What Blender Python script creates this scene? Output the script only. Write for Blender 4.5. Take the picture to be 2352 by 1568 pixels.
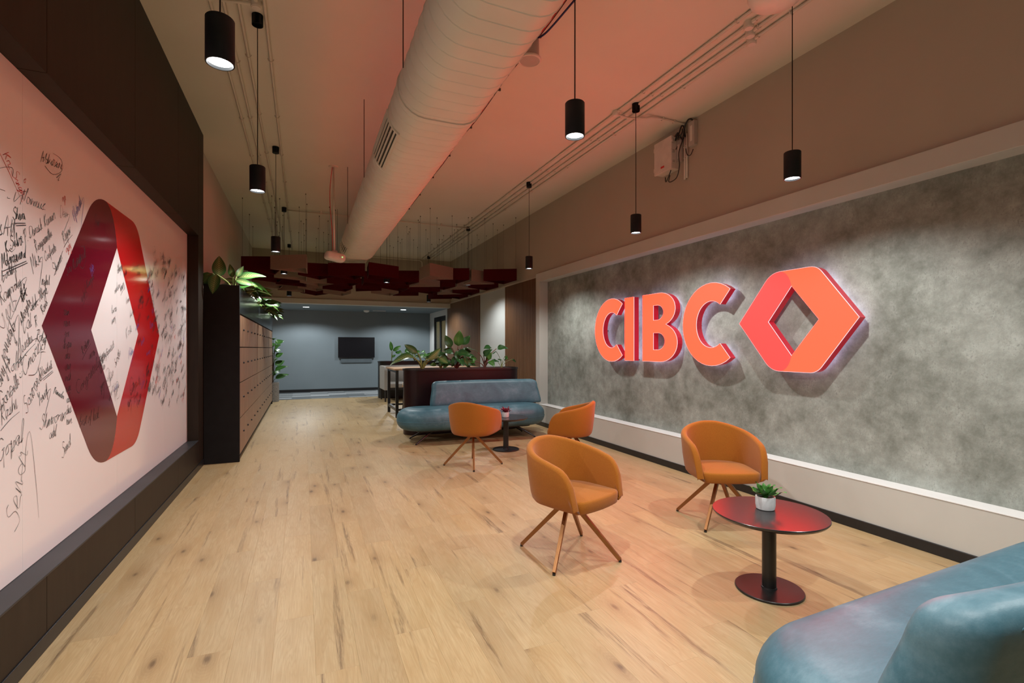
import bpy, math, random
from mathutils import Vector, Matrix, Quaternion
from mathutils.geometry import tessellate_polygon
random.seed(7)
for o in list(bpy.data.objects): bpy.data.objects.remove(o)
S = bpy.context.scene
COL = S.collection
PI = math.pi

# ---------------------------------------------------------------- camera, world, exposure
H_CAM = 1.40
YAW = math.radians(22.93)
FPX, HORIZ = 1132.0, 799.0
cd = bpy.data.cameras.new('camera'); cam = bpy.data.objects.new('camera', cd); COL.objects.link(cam)
cam.location = (0, 0, H_CAM); cam.rotation_euler = (PI/2, 0, -YAW)
cd.sensor_width = 36; cd.sensor_fit = 'HORIZONTAL'; cd.lens = 36*FPX/2352
cd.shift_y = (HORIZ-784)/2352; cd.clip_start = 0.05; cd.clip_end = 100
S.camera = cam
W = bpy.data.worlds.new('world'); S.world = W; W.use_nodes = True
bg = W.node_tree.nodes['Background']; bg.inputs[0].default_value = (0.9, 0.95, 1, 1); bg.inputs[1].default_value = 0.05
vs = S.view_settings
vs.view_transform = 'Standard'; vs.look = 'None'; vs.gamma = 1; vs.use_curve_mapping = False
vs.exposure = 0.0
PEND_W = 48.0           # watts of one pendant spot
SIGN_R = 11.5           # red radiance of the lit sign faces

SN, CS = math.sin(YAW), math.cos(YAW)
def px_plane_x(px, py, X):
    """photo pixel -> (Y, Z) on the vertical plane x = X"""
    u = (px-1176)/FPX
    Y = X*(CS-u*SN)/(u*CS+SN); t = X*SN+Y*CS
    return Y, H_CAM+t*(HORIZ-py)/FPX

# ---------------------------------------------------------------- helpers
def tag(o, label=None, cat=None, group=None, kind=None):
    if label: o['label'] = label
    if cat: o['category'] = cat
    if group: o['group'] = group
    if kind: o['kind'] = kind
    return o
def empty(name, loc=(0, 0, 0), rz=0, parent=None):
    o = bpy.data.objects.new(name, None); COL.objects.link(o); o.location = loc; o.rotation_euler = (0, 0, rz)
    o.empty_display_size = 0.1
    if parent: o.parent = parent
    return o
def thing(name, label, cat, loc=(0, 0, 0), rz=0, group=None):
    return tag(empty(name, loc, rz), label, cat, group)
def link(name, me, parent=None, loc=None, rot=None):
    o = bpy.data.objects.new(name, me); COL.objects.link(o)
    if parent: o.parent = parent
    if loc is not None: o.location = loc
    if rot is not None: o.rotation_euler = rot
    return o
class MB:
    def __init__(s): s.v = []; s.f = []; s.uv = None
    def add(s, vs_, fs):
        n = len(s.v); s.v += [tuple(p) for p in vs_]; s.f += [tuple(i+n for i in f) for f in fs]; return s
    def box(s, x0, x1, y0, y1, z0, z1):
        x0, x1 = sorted((x0, x1)); y0, y1 = sorted((y0, y1)); z0, z1 = sorted((z0, z1))
        return s.add([(x0,y0,z0),(x1,y0,z0),(x1,y1,z0),(x0,y1,z0),(x0,y0,z1),(x1,y0,z1),(x1,y1,z1),(x0,y1,z1)],
              [(3,2,1,0),(4,5,6,7),(0,1,5,4),(1,2,6,5),(2,3,7,6),(3,0,4,7)])
    def tube(s, pts, r, n=8, cap=True):
        pts = [Vector(p) for p in pts]; rings = []
        rs = r if isinstance(r, (list, tuple)) else [r]*len(pts)
        prev = None
        for i, p in enumerate(pts):
            d = (pts[min(i+1, len(pts)-1)]-pts[max(i-1, 0)])
            if d.length < 1e-9: d = Vector((0, 0, 1))
            d.normalize()
            if prev is None:
                a = Vector((0, 0, 1)) if abs(d.z) < 0.9 else Vector((1, 0, 0))
                prev = d.cross(a).normalized()
            x = (prev-d*prev.dot(d))
            if x.length < 1e-6: x = d.orthogonal()
            x.normalize(); prev = x; y = d.cross(x)
            rings.append([p+(x*math.cos(2*PI*k/n)+y*math.sin(2*PI*k/n))*rs[i] for k in range(n)])
        return s.rings(rings, cap)
    def rings(s, rings, cap=True, closed=True):
        n = len(rings[0]); vs_ = [p for r in rings for p in r]; fs = []
        for i in range(len(rings)-1):
            for k in range(n if closed else n-1):
                a = i*n+k; b = i*n+(k+1) % n
                fs.append((a, b, b+n, a+n))
        if cap and closed:
            fs.append(tuple(reversed(range(n)))); fs.append(tuple((len(rings)-1)*n+k for k in range(n)))
        return s.add(vs_, fs)
    def lathe(s, prof, c=(0, 0, 0), n=32, cap=True):
        return s.rings([[(c[0]+r*math.cos(2*PI*k/n), c[1]+r*math.sin(2*PI*k/n), c[2]+z) for k in range(n)] for r, z in prof], cap)
    def build(s, name, m=None, parent=None, smooth=False, loc=None, rot=None, bevel=0, seg=2, angle=None):
        me = s.mesh(name, m, smooth)
        o = link(name, me, parent, loc, rot)
        if bevel: add_bevel(o, bevel, seg)
        if angle: me.set_sharp_from_angle(angle=math.radians(angle))
        return o
    def mesh(s, name, m=None, smooth=False):
        me = bpy.data.meshes.new(name); me.from_pydata(s.v, [], s.f); me.update()
        if m: me.materials.append(m)
        if smooth: me.polygons.foreach_set('use_smooth', [True]*len(me.polygons))
        return me
def add_bevel(o, w, seg=2):
    b = o.modifiers.new('bevel', 'BEVEL'); b.width = w; b.segments = seg; b.limit_method = 'ANGLE'; b.angle_limit = math.radians(40)
    return o
def add_subsurf(o, n=2):
    b = o.modifiers.new('subsurf', 'SUBSURF'); b.levels = n; b.render_levels = n; return o
def box(name, m, x0, x1, y0, y1, z0, z1, parent=None, bevel=0):
    return MB().box(x0, x1, y0, y1, z0, z1).build(name, m, parent, bevel=bevel)
def rrect(w, d, r, n=8, cx=0, cy=0):
    r = max(0.0005, min(r, w/2-1e-4, d/2-1e-4)); out = []
    for qx, qy, a0 in ((1, 1, 0), (-1, 1, 90), (-1, -1, 180), (1, -1, 270)):
        for k in range(n+1):
            a = math.radians(a0+90*k/n)
            out.append((cx+qx*(w/2-r)+r*math.cos(a), cy+qy*(d/2-r)+r*math.sin(a)))
    return out
def pillow(w, d, r, prof, n=10, cx=0, cy=0):
    """loft of rounded rectangles; prof = [(inset, z)] or [(inset, z, dy)]"""
    b = MB(); rg = []
    for p in prof:
        i, z = p[0], p[1]; dy = p[2] if len(p) > 2 else 0
        rg.append([(x, y, z) for x, y in rrect(w-2*i, d-2*i, r-i, n, cx, cy+dy)])
    return b.rings(rg)
def extrude_poly(loops, a0, a1, to3, b=None):
    """loops: outer + holes of 2D points, extruded between depths a0, a1; to3(p, depth)"""
    b = b or MB(); flat = [p for l in loops for p in l]
    tris = tessellate_polygon([[Vector((p[0], p[1], 0)) for p in l] for l in loops])
    n = len(flat)
    vs_ = [to3(p, a0) for p in flat]+[to3(p, a1) for p in flat]
    fs = [tuple(t) for t in tris]+[tuple(n+i for i in reversed(t)) for t in tris]
    k = 0
    for l in loops:
        m = len(l)
        for i in range(m):
            a = k+i; c = k+(i+1) % m
            fs.append((a, c, c+n, a+n))
        k += m
    b.add(vs_, fs); return b
def fix_normals(me):
    import bmesh
    bm = bmesh.new(); bm.from_mesh(me); bmesh.ops.recalc_face_normals(bm, faces=bm.faces); bm.to_mesh(me); bm.free()
def catmull(pts, n=6):
    out = []; P = [Vector(p) for p in pts]
    for i in range(len(P)-1):
        p0 = P[max(i-1, 0)]; p1 = P[i]; p2 = P[i+1]; p3 = P[min(i+2, len(P)-1)]
        for k in range(n):
            t = k/n
            out.append(0.5*((2*p1)+(p2-p0)*t+(2*p0-5*p1+4*p2-p3)*t*t+(3*p1-p0-3*p2+p3)*t**3))
    out.append(P[-1]); return out
def copy_tree(o, parent=None):
    c = o.copy(); COL.objects.link(c)
    if parent: c.parent = parent
    for ch in [x for x in bpy.data.objects if x.parent == o]: copy_tree(ch, c)
    return c
def srgb(r, g, b):
    f = lambda c: (c/255/12.92) if c/255 <= 0.04045 else ((c/255+0.055)/1.055)**2.4
    return (f(r), f(g), f(b), 1)

# ---------------------------------------------------------------- materials
class NT:
    def __init__(s, name):
        s.m = bpy.data.materials.new(name); s.m.use_nodes = True; s.t = s.m.node_tree; s.n = s.t.nodes
        s.b = s.n['Principled BSDF']
    def new(s, t, **kw):
        n = s.n.new(t)
        for k, v in kw.items(): setattr(n, k, v)
        return n
    def l(s, a, b): s.t.links.new(a, b)
    def coord(s, kind='Object'):
        if kind == 'World': return s.new('ShaderNodeNewGeometry').outputs['Position']
        return s.new('ShaderNodeTexCoord').outputs[kind]
    def mapping(s, src, scale=(1, 1, 1), loc=(0, 0, 0)):
        m = s.new('ShaderNodeMapping'); s.l(src, m.inputs[0]); m.inputs['Scale'].default_value = scale; m.inputs['Location'].default_value = loc
        return m.outputs[0]
    def noise(s, src, scale=5, detail=4, rough=0.5, dist=0):
        n = s.new('ShaderNodeTexNoise'); s.l(src, n.inputs['Vector']); n.inputs['Scale'].default_value = scale
        n.inputs['Detail'].default_value = detail; n.inputs['Roughness'].default_value = rough; n.inputs['Distortion'].default_value = dist
        return n.outputs['Fac']
    def ramp(s, src, stops):
        r = s.new('ShaderNodeValToRGB'); s.l(src, r.inputs[0]); e = r.color_ramp.elements
        while len(e) < len(stops): e.new(0.5)
        for i, (p, c) in enumerate(stops):
            e[i].position = p; e[i].color = c if len(c) == 4 else tuple(c)+(1,)
        return r.outputs[0]
    def math(s, op, a, b=None, clamp=False):
        m = s.new('ShaderNodeMath', operation=op, use_clamp=clamp)
        for i, x in enumerate((a, b)):
            if x is None: continue
            if isinstance(x, (int, float)): m.inputs[i].default_value = x
            else: s.l(x, m.inputs[i])
        return m.outputs[0]
    def mix(s, f, a, b, blend='MIX'):
        m = s.new('ShaderNodeMix', data_type='RGBA', blend_type=blend)
        for k, x in ((0, f), (6, a), (7, b)):
            if isinstance(x, (int, float)): m.inputs[k].default_value = x
            elif isinstance(x, tuple): m.inputs[k].default_value = x if len(x) == 4 else x+(1,)
            else: s.l(x, m.inputs[k])
        return m.outputs[2]
    def bump(s, h, strength=0.2, dist=0.01):
        b = s.new('ShaderNodeBump'); b.inputs['Strength'].default_value = strength; b.inputs['Distance'].default_value = dist
        s.l(h, b.inputs['Height']); s.l(b.outputs[0], s.b.inputs['Normal'])
    def base(s, c):
        if isinstance(c, tuple): s.b.inputs['Base Color'].default_value = c if len(c) == 4 else c+(1,)
        else: s.l(c, s.b.inputs['Base Color'])
    def rm(s, r=0.5, metal=0.0, spec=None):
        s.b.inputs['Roughness'].default_value = r; s.b.inputs['Metallic'].default_value = metal
        if spec is not None: s.b.inputs['Specular IOR Level'].default_value = spec
def plain(name, c, rough=0.5, metal=0.0, var=0.08, scale=8, bump=0.0, bscale=120, spec=None, coord='Object'):
    t = NT(name); src = t.coord(coord); f = t.noise(src, scale, 4)
    c = tuple(c)[:3]
    t.base(t.ramp(f, [(0.3, tuple(x*(1-var) for x in c)), (0.7, tuple(min(1, x*(1+var)) for x in c))]))
    t.rm(rough, metal, spec)
    if bump: t.bump(t.noise(src, bscale, 3), bump, 0.003)
    return t.m
def emit(name, c, strength):
    t = NT(name); t.base((0.02, 0.02, 0.02)); t.b.inputs['Emission Color'].default_value = tuple(c[:3])+(1,); t.b.inputs['Emission Strength'].default_value = strength
    t.rm(0.4); return t.m

M = {}
M['ceil'] = plain('ceiling_paint', (0.70, 0.66, 0.57), 0.75, var=0.03, scale=1.2, bump=0.08, bscale=60, coord='World')
M['duct'] = plain('duct_paint', (0.66, 0.63, 0.54), 0.5, var=0.04, scale=3, coord='World')
M['upper'] = plain('upper_wall_paint', (0.45, 0.39, 0.31), 0.8, var=0.03, scale=1.5, bump=0.06, bscale=80, coord='World')
M['leftwall'] = plain('left_wall_paint', (0.55, 0.51, 0.44), 0.75, var=0.03, scale=1.5, coord='World')
M['frame'] = plain('frame_paint', (0.54, 0.535, 0.49), 0.6, var=0.04, scale=2, bump=0.05, bscale=90, coord='World')
M['white'] = plain('white_paint', (0.72, 0.72, 0.70), 0.5, var=0.03, scale=3)
M['bluewall'] = plain('slate_blue_paint', srgb(118, 130, 136), 0.6, var=0.03, scale=1.5, coord='World')
M['black'] = plain('black_metal', (0.012, 0.012, 0.013), 0.38, var=0.15, scale=20)
M['blackmatte'] = plain('black_matte', (0.010, 0.0102, 0.0105), 0.7, spec=0.2, var=0.15, scale=8)
M['pendant'] = plain('pendant_black', (0.010, 0.014, 0.017), 0.5, spec=0.25, var=0.2, scale=12)
M['pvc'] = plain('painted_conduit', (0.68, 0.63, 0.54), 0.45, var=0.05, scale=6)
M['pvcwhite'] = plain('white_plastic', (0.72, 0.66, 0.6), 0.4, var=0.03, scale=6)
M['greyplastic'] = plain('grey_plastic', (0.45, 0.40, 0.36), 0.45, var=0.04, scale=6)
M['cable_black'] = plain('black_cable', (0.012, 0.012, 0.012), 0.4)
M['cable_red'] = plain('red_cable', (0.60, 0.03, 0.03), 0.4)
M['cable_blue'] = plain('blue_cable', (0.02, 0.03, 0.12), 0.4)
M['wire'] = plain('steel_wire', (0.09, 0.075, 0.06), 0.4, 0.5)
M['slate'] = plain('shadowed_slate_panel', (0.09, 0.115, 0.13), 0.6)  # slate colour darkened to include the shadow under the television
M['soil'] = plain('soil', (0.035, 0.024, 0.018), 0.9, var=0.5, scale=60, bump=0.6, bscale=90)
M['tv'] = plain('tv_screen', (0.006, 0.006, 0.008), 0.45, spec=0.2)
M['lens'] = emit('lamp_lens', (1, 0.98, 0.95), 14)
M['downlight'] = emit('downlight_lens', (0.9, 1, 1), 10)
M['led'] = emit('green_led', (0.25, 1, 0.2), 3)
M['cream'] = plain('cream_upholstery', (0.50, 0.45, 0.36), 0.8, var=0.06, scale=30, bump=0.1)
M['greyfab'] = plain('grey_upholstery', (0.30, 0.29, 0.27), 0.75, var=0.05, scale=30, bump=0.1)
M['bronze'] = plain('bronze_metal', (0.30, 0.135, 0.05), 0.36, 0.75, var=0.12, scale=10)
M['pot_white'] = plain('white_concrete_pot', (0.62, 0.63, 0.63), 0.6, var=0.08, scale=40, bump=0.15, bscale=60)
M['carpet_base'] = plain('carpet_backing', (0.10, 0.11, 0.12), 0.95)
M['glass_panel'] = plain('back_painted_glass', (0.52, 0.56, 0.55), 0.06, var=0.01)
M['oak_trim'] = plain('oak_ply', (0.42, 0.24, 0.11), 0.5, var=0.15, scale=12)

def m_dark_wood():
    t = NT('dark_wood_laminate'); p = t.coord('World')
    g = t.noise(t.mapping(p, (3, 3, 0.35)), 8, 6, 0.6)
    t.base(t.ramp(g, [(0.3, (0.014, 0.0095, 0.006)), (0.7, (0.022, 0.0155, 0.0095))])); t.rm(0.5, 0, 0.25)
    return t.m
M['dark'] = m_dark_wood()
def m_ledge():
    t = NT('dark_ledge'); g = t.noise(t.mapping(t.coord('World'), (1, 1, 1)), 3, 6)
    t.base(t.ramp(g, [(0.3, (0.020, 0.022, 0.024)), (0.7, (0.033, 0.036, 0.040))])); t.rm(0.4, 0, 0.35); return t.m
M['ledge'] = m_ledge()
def m_concrete():
    t = NT('concrete_plaster'); p = t.coord('World')
    a = t.noise(p, 1.5, 10, 0.68, 0.15); b = t.noise(p, 7, 9, 0.74, 0.1); c = t.noise(t.mapping(p, (1, 1, 0.6)), 85, 5, 0.65)
    f = t.math('ADD', t.math('MULTIPLY', a, 0.55), t.math('MULTIPLY', b, 0.45))
    col = t.ramp(f, [(0.36, (0.13, 0.14, 0.115)), (0.45, (0.21, 0.23, 0.20)), (0.54, (0.31, 0.335, 0.30)), (0.66, (0.45, 0.49, 0.45))])
    sp = t.ramp(c, [(0.36, (0.60, 0.60, 0.60)), (0.46, (1, 1, 1))])
    t.base(t.mix(t.ramp(b, [(0.45, (0, 0, 0)), (0.6, (0.8, 0.8, 0.8))]), col, t.mix(1.0, col, sp, 'MULTIPLY')))
    t.rm(0.6); t.bump(t.math('ADD', b, t.math('MULTIPLY', c, 0.4)), 0.3, 0.01); return t.m
M['concrete'] = m_concrete()
def m_oak():
    t = NT('oak_floor')
    oi = t.new('ShaderNodeObjectInfo').outputs['Random']; at = t.new('ShaderNodeAttribute', attribute_name='rnd').outputs['Fac']
    r = t.math('FRACT', t.math('ADD', t.math('MULTIPLY', oi, 1.0), at))
    p = t.coord('World')
    off = t.new('ShaderNodeCombineXYZ'); t.l(t.math('MULTIPLY', r, 37.0), off.inputs[0]); t.l(t.math('MULTIPLY', r, 91.0), off.inputs[1]); t.l(t.math('MULTIPLY', r, 13.0), off.inputs[2])
    va = t.new('ShaderNodeVectorMath', operation='ADD'); t.l(p, va.inputs[0]); t.l(off.outputs[0], va.inputs[1]); q = va.outputs[0]
    # gentle bend of the grain
    bend = t.noise(t.mapping(q, (2.2, 0.9, 1)), 2.2, 3)
    rings = t.noise(t.mapping(q, (9, 0.75, 1)), 1.5, 2, 0.4, 0.6)
    ringw = t.math('ABSOLUTE', t.math('SINE', t.math('MULTIPLY', rings, 46.0)))
    fine = t.noise(t.mapping(q, (95, 2.6, 1)), 3.0, 5, 0.65)
    col = t.ramp(fine, [(0.25, (0.40, 0.262, 0.142)), (0.55, (0.515, 0.355, 0.208)), (0.8, (0.585, 0.42, 0.262))])
    col = t.mix(t.math('MULTIPLY', t.math('POWER', ringw, 5.0), 0.34), col, (0.37, 0.225, 0.108))
    col = t.mix(t.math('MULTIPLY', t.math('SUBTRACT', bend, 0.35, True), 0.8, True), col, (0.52, 0.33, 0.165))
    # dark mineral streaks
    st = t.noise(t.mapping(q, (12, 0.55, 1)), 1.35, 5, 0.55, 0.5)
    sm = t.ramp(st, [(0.598, (0, 0, 0)), (0.67, (1, 1, 1))])
    brk = t.ramp(t.noise(t.mapping(q, (70, 4.0, 1)), 1.6, 5, 0.7, 0.6), [(0.38, (0.12, 0.12, 0.12)), (0.58, (1, 1, 1))])
    sf = t.math('MULTIPLY', sm, brk, True)
    col = t.mix(t.math('MULTIPLY', sf, 0.9), col, (0.17, 0.10, 0.054))
    # knots
    vo = t.new('ShaderNodeTexVoronoi', voronoi_dimensions='2D'); t.l(t.mapping(q, (2.7, 1.15, 1)), vo.inputs['Vector']); vo.inputs['Scale'].default_value = 1.25
    d = t.math('ADD', vo.outputs['Distance'], t.math('MULTIPLY', t.math('SUBTRACT', fine, 0.5), 0.05))
    sepc = t.new('ShaderNodeSeparateColor'); t.l(vo.outputs['Color'], sepc.inputs[0])
    gate = t.ramp(sepc.outputs[0], [(0.40, (0, 0, 0)), (0.75, (1, 1, 1))]); d = t.math('ADD', d, t.math('MULTIPLY', t.math('SUBTRACT', st, 0.5), 0.10))
    kn = t.math('MULTIPLY', t.ramp(d, [(0.012, (1, 1, 1)), (0.06, (0.2, 0.2, 0.2)), (0.17, (0, 0, 0))]), gate)
    rg = t.math('MULTIPLY', t.math('ABSOLUTE', t.math('SINE', t.math('MULTIPLY', d, 95.0))), t.math('MULTIPLY', gate, t.ramp(d, [(0.05, (0.5, 0.5, 0.5)), (0.34, (0, 0, 0))])))
    halo = t.math('MULTIPLY', gate, t.ramp(d, [(0.04, (0.45, 0.45, 0.45)), (0.42, (0, 0, 0))]))
    col = t.mix(t.math('MULTIPLY', halo, t.math('ADD', t.math('MULTIPLY', fine, 0.8), 0.3)), col, (0.36, 0.20, 0.085))
    mot = t.ramp(t.noise(t.mapping(q, (7, 1.1, 1)), 1.8, 4, 0.6, 0.3), [(0.42, (0, 0, 0)), (0.68, (0.55, 0.55, 0.55))])
    col = t.mix(mot, col, (0.43, 0.262, 0.125))
    col = t.mix(t.math('MULTIPLY', rg, 0.7), col, (0.34, 0.20, 0.095))
    col = t.mix(t.math('MULTIPLY', kn, 0.8), col, (0.12, 0.068, 0.036))
    tone = t.ramp(r, [(0.0, (0.92, 0.91, 0.90)), (0.35, (1.0, 1.0, 1.0)), (0.7, (1.05, 1.03, 0.99)), (1.0, (0.96, 0.96, 0.95))])
    col = t.mix(1.0, col, (0.84, 0.92, 0.87), 'MULTIPLY')
    t.base(t.mix(1.0, col, tone, 'MULTIPLY')); t.rm(0.42, 0, 0.35)
    t.bump(fine, 0.06, 0.002); return t.m
M['oak'] = m_oak()
def m_fabric(name, c, c2):
    t = NT(name); p = t.coord('Object')
    w = t.noise(p, 260, 2, 0.6); v = t.noise(p, 22, 4)
    t.base(t.mix(t.ramp(w, [(0.35, (0, 0, 0)), (0.65, (1, 1, 1))]), c, c2)); t.rm(0.9, 0, 0.2)
    t.b.inputs['Sheen Weight'].default_value = 0.15
    t.bump(w, 0.35, 0.002); return t.m
M['orange'] = m_fabric('orange_wool', (0.30, 0.093, 0.007), (0.345, 0.120, 0.012))
def m_leather():
    t = NT('teal_leather'); p = t.coord('Object')
    a = t.noise(p, 3.2, 6, 0.6, 0.6); f = t.noise(t.mapping(p, (1, 3, 2)), 26, 6, 0.7); c = t.noise(p, 240, 2)
    k = t.math('ADD', t.math('MULTIPLY', a, 0.75), t.math('MULTIPLY', f, 0.25))
    t.base(t.ramp(k, [(0.32, (0.028, 0.095, 0.128)), (0.5, (0.052, 0.145, 0.188)), (0.68, (0.115, 0.225, 0.275))])); t.rm(0.47, 0, 0.45)
    t.bump(c, 0.12, 0.002); return t.m
M['teal'] = m_leather()
def m_felt(name, c):
    t = NT(name); w = t.noise(t.coord('Object'), 160, 3)
    t.base(t.ramp(w, [(0.3, tuple(x*0.82 for x in c)), (0.7, tuple(x*1.15 for x in c))])); t.rm(0.95, 0, 0.1); t.bump(w, 0.25, 0.002); return t.m
M['felt_maroon'] = m_felt('maroon_felt', (0.060, 0.0045, 0.006))
M['felt_beige'] = m_felt('beige_felt', (0.27, 0.20, 0.165))
def m_wood(name, a, b, sc=(30, 30, 1.2), rough=0.5, coord='World'):
    t = NT(name); p = t.coord(coord); oi = t.new('ShaderNodeObjectInfo').outputs['Random']
    off = t.new('ShaderNodeCombineXYZ')
    for i in range(3): t.l(t.math('MULTIPLY', oi, 17.0+i*9), off.inputs[i])
    va = t.new('ShaderNodeVectorMath', operation='ADD'); t.l(p, va.inputs[0]); t.l(off.outputs[0], va.inputs[1])
    g = t.noise(t.mapping(va.outputs[0], sc), 1.6, 6, 0.6, 0.4)
    t.base(t.ramp(g, [(0.3, a), (0.7, b)])); t.rm(rough); return t.m
M['locker_wood'] = m_wood('locker_oak', (0.17, 0.098, 0.052), (0.33, 0.208, 0.122))
M['slat_wood'] = m_wood('slat_walnut', (0.115, 0.052, 0.02), (0.19, 0.095, 0.042), (20, 20, 0.8))
M['panel_wood'] = m_wood('panel_walnut', (0.10, 0.05, 0.022), (0.18, 0.10, 0.052), (20, 20, 0.8))
M['table_wood'] = m_wood('table_oak', (0.34, 0.215, 0.12), (0.46, 0.31, 0.19), (1.5, 25, 8))
def m_trough():
    t = NT('polished_dark_steel'); p = t.coord('World')
    n = t.noise(t.mapping(p, (1, 22, 0.6)), 3, 4)
    t.base((0.045, 0.06, 0.07)); t.rm(0.22, 0.7); t.bump(n, 0.12, 0.01); return t.m
M['trough'] = m_trough()
M['planter'] = plain('maroon_black_lacquer', (0.014, 0.0045, 0.006), 0.32, var=0.1, scale=3, spec=0.35)
M['planter_black'] = plain('black_lacquer', (0.010, 0.011, 0.012), 0.3)
M['tabletop'] = plain('black_tabletop', (0.014, 0.012, 0.013), 0.27, var=0.05, spec=0.8)
M['tablebase'] = plain('black_powdercoat', (0.012, 0.011, 0.011), 0.32)
M['terrazzo'] = plain('grey_terrazzo', (0.20, 0.19, 0.175), 0.7, var=0.55, scale=70)
def m_board(name, c, rough=0.11):
    t = NT(name); p = t.coord('World'); n = t.noise(p, 7, 3); n2 = t.noise(p, 60, 2)
    t.base(c); t.rm(rough, 0, 0.5); t.bump(t.math('ADD', n, t.math('MULTIPLY', n2, 0.1)), 0.05, 0.004); return t.m
M['board'] = m_board('gloss_white_film', (0.77, 0.785, 0.79))
M['emb_dark'] = m_board('gloss_maroon_film', (0.125, 0.007, 0.018))
M['emb_red'] = m_board('gloss_red_film', (0.43, 0.012, 0.014))
M['ink_black'] = plain('black_marker', (0.014, 0.012, 0.013), 0.5)
M['ink_red'] = plain('red_marker', (0.55, 0.05, 0.035), 0.5)
M['ink_blue'] = plain('blue_marker', (0.06, 0.08, 0.36), 0.5)
M['sign_orange'] = emit('sign_face_orange', (1, 0.165/SIGN_R, 0.062/SIGN_R), SIGN_R)
M['sign_red'] = emit('sign_face_red', (1, 0.082/SIGN_R, 0.070/SIGN_R), SIGN_R)
def m_side():
    t = NT('red_acrylic_return'); t.base((0.42, 0.012, 0.03)); t.rm(0.25)
    t.b.inputs['Emission Color'].default_value = (1, 0.02, 0.05, 1); t.b.inputs['Emission Strength'].default_value = 0.16; return t.m
M['sign_side'] = m_side()
M['sign_edge'] = emit('sign_edge_white', (1, 0.80, 0.86), 1.0)
M['sign_halo'] = emit('sign_halo', (0.60, 0.66, 1.0), 13)
def m_leaf(name, dark, light, vein, amount):
    t = NT(name); uv = t.coord('UV'); sx = t.new('ShaderNodeSeparateXYZ'); t.l(uv, sx.inputs[0])
    c = t.math('ABSOLUTE', t.math('SUBTRACT', sx.outputs[0], 0.5))           # 0 midrib .. 0.5 edge
    st = t.math('ABSOLUTE', t.math('SINE', t.math('MULTIPLY', t.math('SUBTRACT', sx.outputs[1], t.math('MULTIPLY', c, 0.5)), 34.0)))
    f = t.math('MULTIPLY', t.math('POWER', st, 1.6), t.math('SUBTRACT', 1.0, t.math('MULTIPLY', c, 2.5), True), True)
    f = t.math('MULTIPLY', f, amount, True)
    mid = t.math('LESS_THAN', c, 0.025)
    n = t.noise(t.coord('Object'), 9, 3)
    base = t.mix(n, dark, light)
    t.base(t.mix(t.math('MAXIMUM', f, t.math('MULTIPLY', mid, 0.7)), base, vein)); t.rm(0.4, 0, 0.35)
    t.b.inputs['Subsurface Weight'].default_value = 0.0
    return t.m
M['leaf_var'] = m_leaf('variegated_leaf', (0.020, 0.085, 0.022), (0.045, 0.14, 0.03), (0.30, 0.33, 0.12), 1.0)
M['leaf_green'] = m_leaf('green_leaf', (0.015, 0.08, 0.012), (0.048, 0.17, 0.022), (0.10, 0.23, 0.05), 0.35)
M['leaf_dark'] = m_leaf('dark_leaf', (0.008, 0.045, 0.012), (0.02, 0.09, 0.018), (0.06, 0.16, 0.04), 0.3)
M['leaf_succ'] = m_leaf('succulent_leaf', (0.02, 0.12, 0.02), (0.09, 0.27, 0.05), (0.12, 0.30, 0.06), 0.2)
M['leaf_red'] = m_leaf('red_leaf', (0.16, 0.01, 0.03), (0.30, 0.03, 0.06), (0.35, 0.06, 0.08), 0.2)
M['stem'] = plain('plant_stem', (0.16, 0.20, 0.05), 0.5)
M['stem_red'] = plain('reddish_stem', (0.12, 0.045, 0.03), 0.5)
M['bark'] = plain('bark', (0.06, 0.035, 0.02), 0.85)
def m_glass():
    t = NT('door_glass'); t.base((0.6, 0.65, 0.63)); t.rm(0.02); t.b.inputs['Transmission Weight'].default_value = 1.0; t.b.inputs['IOR'].default_value = 1.1; return t.m
M['glass'] = m_glass()
M['corridor_light'] = emit('corridor_lamp', (1, 0.85, 0.55), 9)
M['exit_green'] = emit('exit_sign_green', (0.05, 0.9, 0.4), 1.2)
M['ap_white'] = plain('matte_white_plastic', (0.70, 0.62, 0.56), 0.45)
def m_carpet(i, c):
    t = NT('carpet_tile_%d' % i); n = t.noise(t.mapping(t.coord('World'), (6, 40, 1)), 4, 4, 0.7)
    t.base(t.ramp(n, [(0.3, tuple(x*0.55 for x in c)), (0.7, tuple(x*1.3 for x in c))])); t.rm(0.95); t.bump(n, 0.5, 0.004); return t.m
CARPET = [m_carpet(0, (0.17, 0.19, 0.20)), m_carpet(1, (0.10, 0.115, 0.125)), m_carpet(2, (0.29, 0.31, 0.32))]

# ---------------------------------------------------------------- room shell
XL, XR, YB, YF, HC = -1.20, 4.00, -2.6, 14.10, 3.95
XD = -1.105                       # face of dark cladding
XBD = -1.213                      # face of the signature board
XF, XC = 3.95, 4.12               # frame face, concrete plane
Y_FAR = 16.95
def struct(o): o['kind'] = 'structure'; return o

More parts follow.
